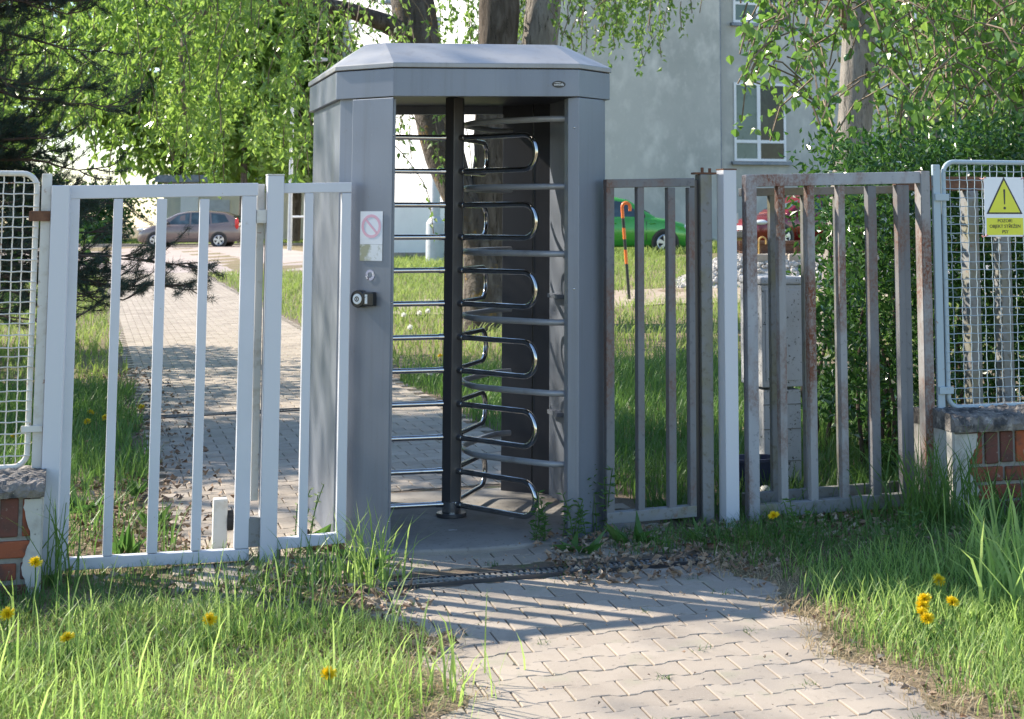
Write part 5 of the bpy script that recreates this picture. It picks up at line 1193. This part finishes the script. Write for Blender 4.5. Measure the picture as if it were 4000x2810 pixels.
for i, (s, d, L, lb) in enumerate(((.93, -.26, .13, 'toothed dandelion rosette on the threshold soil'), (1.22, -.2, .15, 'broad leaved weed below the right jamb'), (1.55, -.28, .12, 'leafy weed below the weathered panel'), (-.02, -.22, .13, 'weed rosette at the foot of the service panel'), (-1.02, .35, .13, 'upright bright green dock behind the white gate bars'), (-.86, .95, .12, 'second leafy dock farther behind the white gate'), (-.93, 1.9, .12, 'third dock by the shaded path edge'), (-1.2, 1.5, .18, 'leafy weed in the grass behind the white gate'), (1.75, -1.9, .12, 'plantain rosette on the right path edge'), (1.95, -1.6, .13, 'dandelion leaves below the cluster of four yellow flowers'), (1.62, .3, .14, 'big leafed weed behind the weathered panel'))):
    x, y = to_xy(s, d); weed('broadleaf_weed', lb, x, y, 11, L, .3, .5 if i not in (4, 5, 6) else 1.3)
x, y = to_xy(-.27, .14); weed('flowering_weed', 'pale flowering weed behind the narrow white panel', x, y, 90, .022, .5, 0, 'weedpale', 6, .3)
x, y = to_xy(-.22, .2); weed('broadleaf_weed', 'low round leafed weed behind the narrow white panel', x, y, 6, .12, .75, 1.0)
def tuft(label, s, d, n, h0, h1, w, mat, spread=.1):
    x, y = to_xy(s, d); S = RNG.normal(s, spread, n); D = RNG.normal(d, spread, n); X, Y = to_xy(S, D)
    o = blades(np.stack([X, Y, G(X, Y) - .01], -1), RNG.uniform(h0, h1, n), w * RNG.uniform(.6, 1.2, n), RNG.uniform(.15, .8, n), RNG.uniform(0, 6.28, n), mat, 'grass_tuft'); return tag(o, label, 'grass tuft')
tuft('grass tuft between the drain end and the service panel', -.06, -.50, 110, .12, .42, .008, M['grass_sun'], .075)
tuft('small grass tuft at the left end of the drain', -.28, -.42, 90, .1, .32, .007, M['grass_dark'], .09)
tuft('tall wide-bladed grass at the right edge of the photo', 2.34, -1.75, 60, .3, .6, .014, M['grass_sun'], .13)
tuft('second tall grass tuft right of the single dandelion', 2.55, -1.25, 60, .25, .5, .012, M['grass_sun'], .14)
tuft('tall grass growing against the white hinge stile', -1.33, -.16, 40, .2, .55, .008, M['grass_dark'], .05)
tuft('long grass at the path edge nearest the camera', -.06, -1.95, 40, .12, .36, .008, M['grass_sun'], .12)
tuft('grass tuft crowding the rendered end of the right brick wall', 2.72, -.3, 150, .25, .62, .009, M['grass_dark'], .13)
tuft('little grass tuft on the drain edge among pavers', .78, -.62, 70, .03, .09, .004, M['grass_dark'], .1)
for i in range(14):
    k = [(.4, -1.5), (.9, -1.25), (1.2, -1.6), (.7, -2.0), (1.15, -2.2), (.35, -.85), (1.3, -1.1), (.15, -1.35), (.95, -1.75), (.55, -2.4), (1.25, -.85), (.2, -.3), (.5, -.38), (1.35, -2.6)][i]
    x, y = to_xy(*k)
jn = [(.4, -1.5), (.9, -1.25), (1.2, -1.6), (.7, -2.0), (1.15, -2.2), (.35, -.85), (1.3, -1.1), (.15, -1.35), (.95, -1.75), (.55, -2.4), (1.25, -.85), (.2, -.3), (.5, -.38), (1.35, -2.6), (.05, -.9), (.62, -1.1)]
jp = np.concatenate([np.stack([*to_xy(RNG.normal(a, .02, 16), RNG.normal(b, .008, 16))], -1) for a, b in jn]); m = len(jp)
tag(blades(np.concatenate([jp, G(jp[:, 0], jp[:, 1])[:, None] + .004], 1), RNG.uniform(.02, .05, m), np.full(m, .003), RNG.uniform(.5, 1.3, m), RNG.uniform(0, 6.28, m), M['weed'], 'joint_grass'), 'sprigs of grass in the paver joints', 'grass', None, 'stuff')

# dandelions: one of each kind, copied
def dandelion_proto():
    t = thing('dandelion', '', 'flower', (0, 0, 0)); mb = MB(); mb.tube([(0, 0, 0), (.003, .002, .5), (0, 0, 1.)], [.003, .0027, .0025], 6)
    stem = build('stem', mb, M['weed'], t, base=(0, 0, 0)); n = 150; a = RNG.uniform(0, 6.28, n); el = np.concatenate([RNG.uniform(-.05, .35, 80), RNG.uniform(.4, 1.4, 70)])
    dr_ = np.stack([np.cos(a) * np.cos(el), np.sin(a) * np.cos(el), np.sin(el)], -1); L = np.where(el < .37, .0215, .0165)
    V, F = leaf_arrays(np.tile([0, 0, 0.], (n, 1)), dr_, L, np.full(n, .0055), RNG.uniform(0, 6.28, n)); me = bpy.data.meshes.new('flower_head')
    fh = np_mesh('flower_head', V, F, M['petal'], t)
    return t, stem, fh
pt, ps, pf = dandelion_proto()
dl = [(-2.17, 6.43, .16, 'yellow dandelion before the left brick wall end'), (-2.07, 5.86, .13, 'yellow dandelion cut by the left edge of the photo'), (-1.83, 5.78, .08, 'yellow dandelion low in the sunny grass at left'), (-1.38, 5.97, .09, 'yellow dandelion in the grass before the middle of the white gate'), (-.86, 5.41, .08, 'yellow dandelion nearest the camera beside the path'),
      (.83, 7.57, .13, 'lone yellow dandelion in shade below the rusty gate'), (1.37, 6.56, .07, 'orange-yellow half closed dandelion on the right verge'), (1.34, 6.18, .09, 'single yellow dandelion right of the cluster of four'), (1.22, 6.10, .12, 'topmost dandelion of the cluster of four'), (1.21, 6.09, .10, 'second dandelion from the top of the cluster of four'), (1.20, 6.04, .09, 'third dandelion from the top of the cluster of four'), (1.21, 6.01, .08, 'lowest dandelion of the cluster of four'),
      (-3.45, 11.17, .11, 'lower dandelion of a pair seen between white gate bars'), (-3.58, 11.66, .11, 'upper dandelion of a pair seen between white gate bars'), (-3.39, 11.37, .11, 'dandelion partly hidden by the second white gate bar'), (-3.33, 12.05, .10, 'dandelion right of the second white gate bar'), (-3.72, 10.53, .10, 'dandelion behind the lower left mesh'), (-3.53, 10.22, .10, 'dandelion beside the lower corner of left mesh'), (-1.47, 15.66, .09, 'dandelion in grass seen through the turnstile')]
for i, (x, y, h, lb) in enumerate(dl):
    if i == 0: r_, s_, f_ = pt, ps, pf
    else:
        r_ = pt.copy(); COL.objects.link(r_); s_ = ps.copy(); COL.objects.link(s_); s_.parent = r_; f_ = pf.copy(); COL.objects.link(f_); f_.parent = r_
    r_.location = (x, y, gz(x, y)); h = h * 1.1 + (.045 if y < 7 else 0)
    s_.scale = (1, 1, h); f_.location = (0, 0, h); f_.rotation_euler = (.55 + .3 * math.sin(i * 2.3), .35 * math.cos(i * 1.9), 0); sc = 1.35
    f_.scale = (sc,) * 3; r_['label'] = lb; r_['group'] = 'yellow dandelions in the grass'
# seed heads
t0 = thing('dandelion_clock', '', 'flower', (0, 0, 0)); mb = MB(); mb.tube([(0, 0, 0), (0, 0, 1.)], [.003, .0025], 6); s0_ = build('stem', mb, M['weed'], t0, base=(0, 0, 0))
n = 130; v = RNG.normal(0, 1, (n, 3)); v /= np.linalg.norm(v, axis=1, keepdims=True); V, F = leaf_arrays(v * .006, v, np.full(n, .03), np.full(n, .006), RNG.uniform(0, 6.28, n)); h0_ = np_mesh('seed_head', V, F, M['seed'], t0)
for i, (x, y, h, lb) in enumerate(((-2.10, 20.63, .14, 'largest white dandelion clock seen through the turnstile'), (-2.17, 20.31, .14, 'white dandelion clock left of the largest one'), (-2.09, 18.57, .11, 'lower white dandelion clock in the turnstile opening'), (-2.36, 20.25, .13, 'faint dandelion clock beside the service panel edge'), (-1.39, 13.96, .08, 'small white dandelion clock above the far drain'))):
    if i == 0: r_, s_, f_ = t0, s0_, h0_
    else:
        r_ = t0.copy(); COL.objects.link(r_); s_ = s0_.copy(); COL.objects.link(s_); s_.parent = r_; f_ = h0_.copy(); COL.objects.link(f_); f_.parent = r_
    h *= 1.5; r_.location = (x, y, gz(x, y)); s_.scale = (1, 1, h); f_.location = (0, 0, h); r_['label'] = lb; r_['group'] = 'white dandelion clocks'

# ------------------------------------------------------------------ light, sky, camera
SUN_EL, SUN_DIR = 37.6, (-.925, .379)
w = bpy.data.worlds.new('World'); scene.world = w; w.use_nodes = True; nt_ = w.node_tree; nt_.nodes.clear()
sky = nt_.nodes.new('ShaderNodeTexSky'); sky.sky_type = 'NISHITA'; sky.sun_disc = False; sky.sun_elevation = R(SUN_EL); sky.sun_rotation = math.atan2(SUN_DIR[0], SUN_DIR[1]); sky.altitude = 200; sky.air_density = 1.15; sky.dust_density = .25; sky.ozone_density = 3.
bg = nt_.nodes.new('ShaderNodeBackground'); bg.inputs['Strength'].default_value = .135; ou = nt_.nodes.new('ShaderNodeOutputWorld')
nt_.links.new(sky.outputs[0], bg.inputs[0]); nt_.links.new(bg.outputs[0], ou.inputs[0])
sl = bpy.data.lights.new('sun', 'SUN'); sl.energy = 5.0; sl.angle = R(.53); sl.color = (1, .905, .765); so = bpy.data.objects.new('sun', sl); COL.objects.link(so)
dv = Vector((SUN_DIR[0], SUN_DIR[1], math.tan(R(SUN_EL)))).normalized(); so.rotation_euler = (-dv).to_track_quat('-Z', 'Y').to_euler(); so.location = dv * 60
cam = bpy.data.cameras.new('camera'); co = bpy.data.objects.new('camera', cam); COL.objects.link(co); scene.camera = co
cam.sensor_width = 36; cam.lens = 3600 / 2296 * 36; cam.shift_x = -(1330 - 1148) / 2296; cam.shift_y = -(806.5 - 97) / 2296; cam.clip_end = 1000; cam.clip_start = .05
co.location = (0, 0, 1.55); co.rotation_euler = (math.pi / 2 + math.atan(393 / 3600), 0, 0)
cam.dof.use_dof = True; cam.dof.focus_distance = 7.7; cam.dof.aperture_fstop = 8.
scene.view_settings.view_transform = 'Standard'; scene.view_settings.look = 'None'; scene.view_settings.gamma = 1; scene.view_settings.exposure = 1.2
scene.render.engine = 'CYCLES'; scene.cycles.max_bounces = 8; scene.cycles.transparent_max_bounces = 4; scene.cycles.sample_clamp_indirect = 6
scene.cycles.use_denoising = True
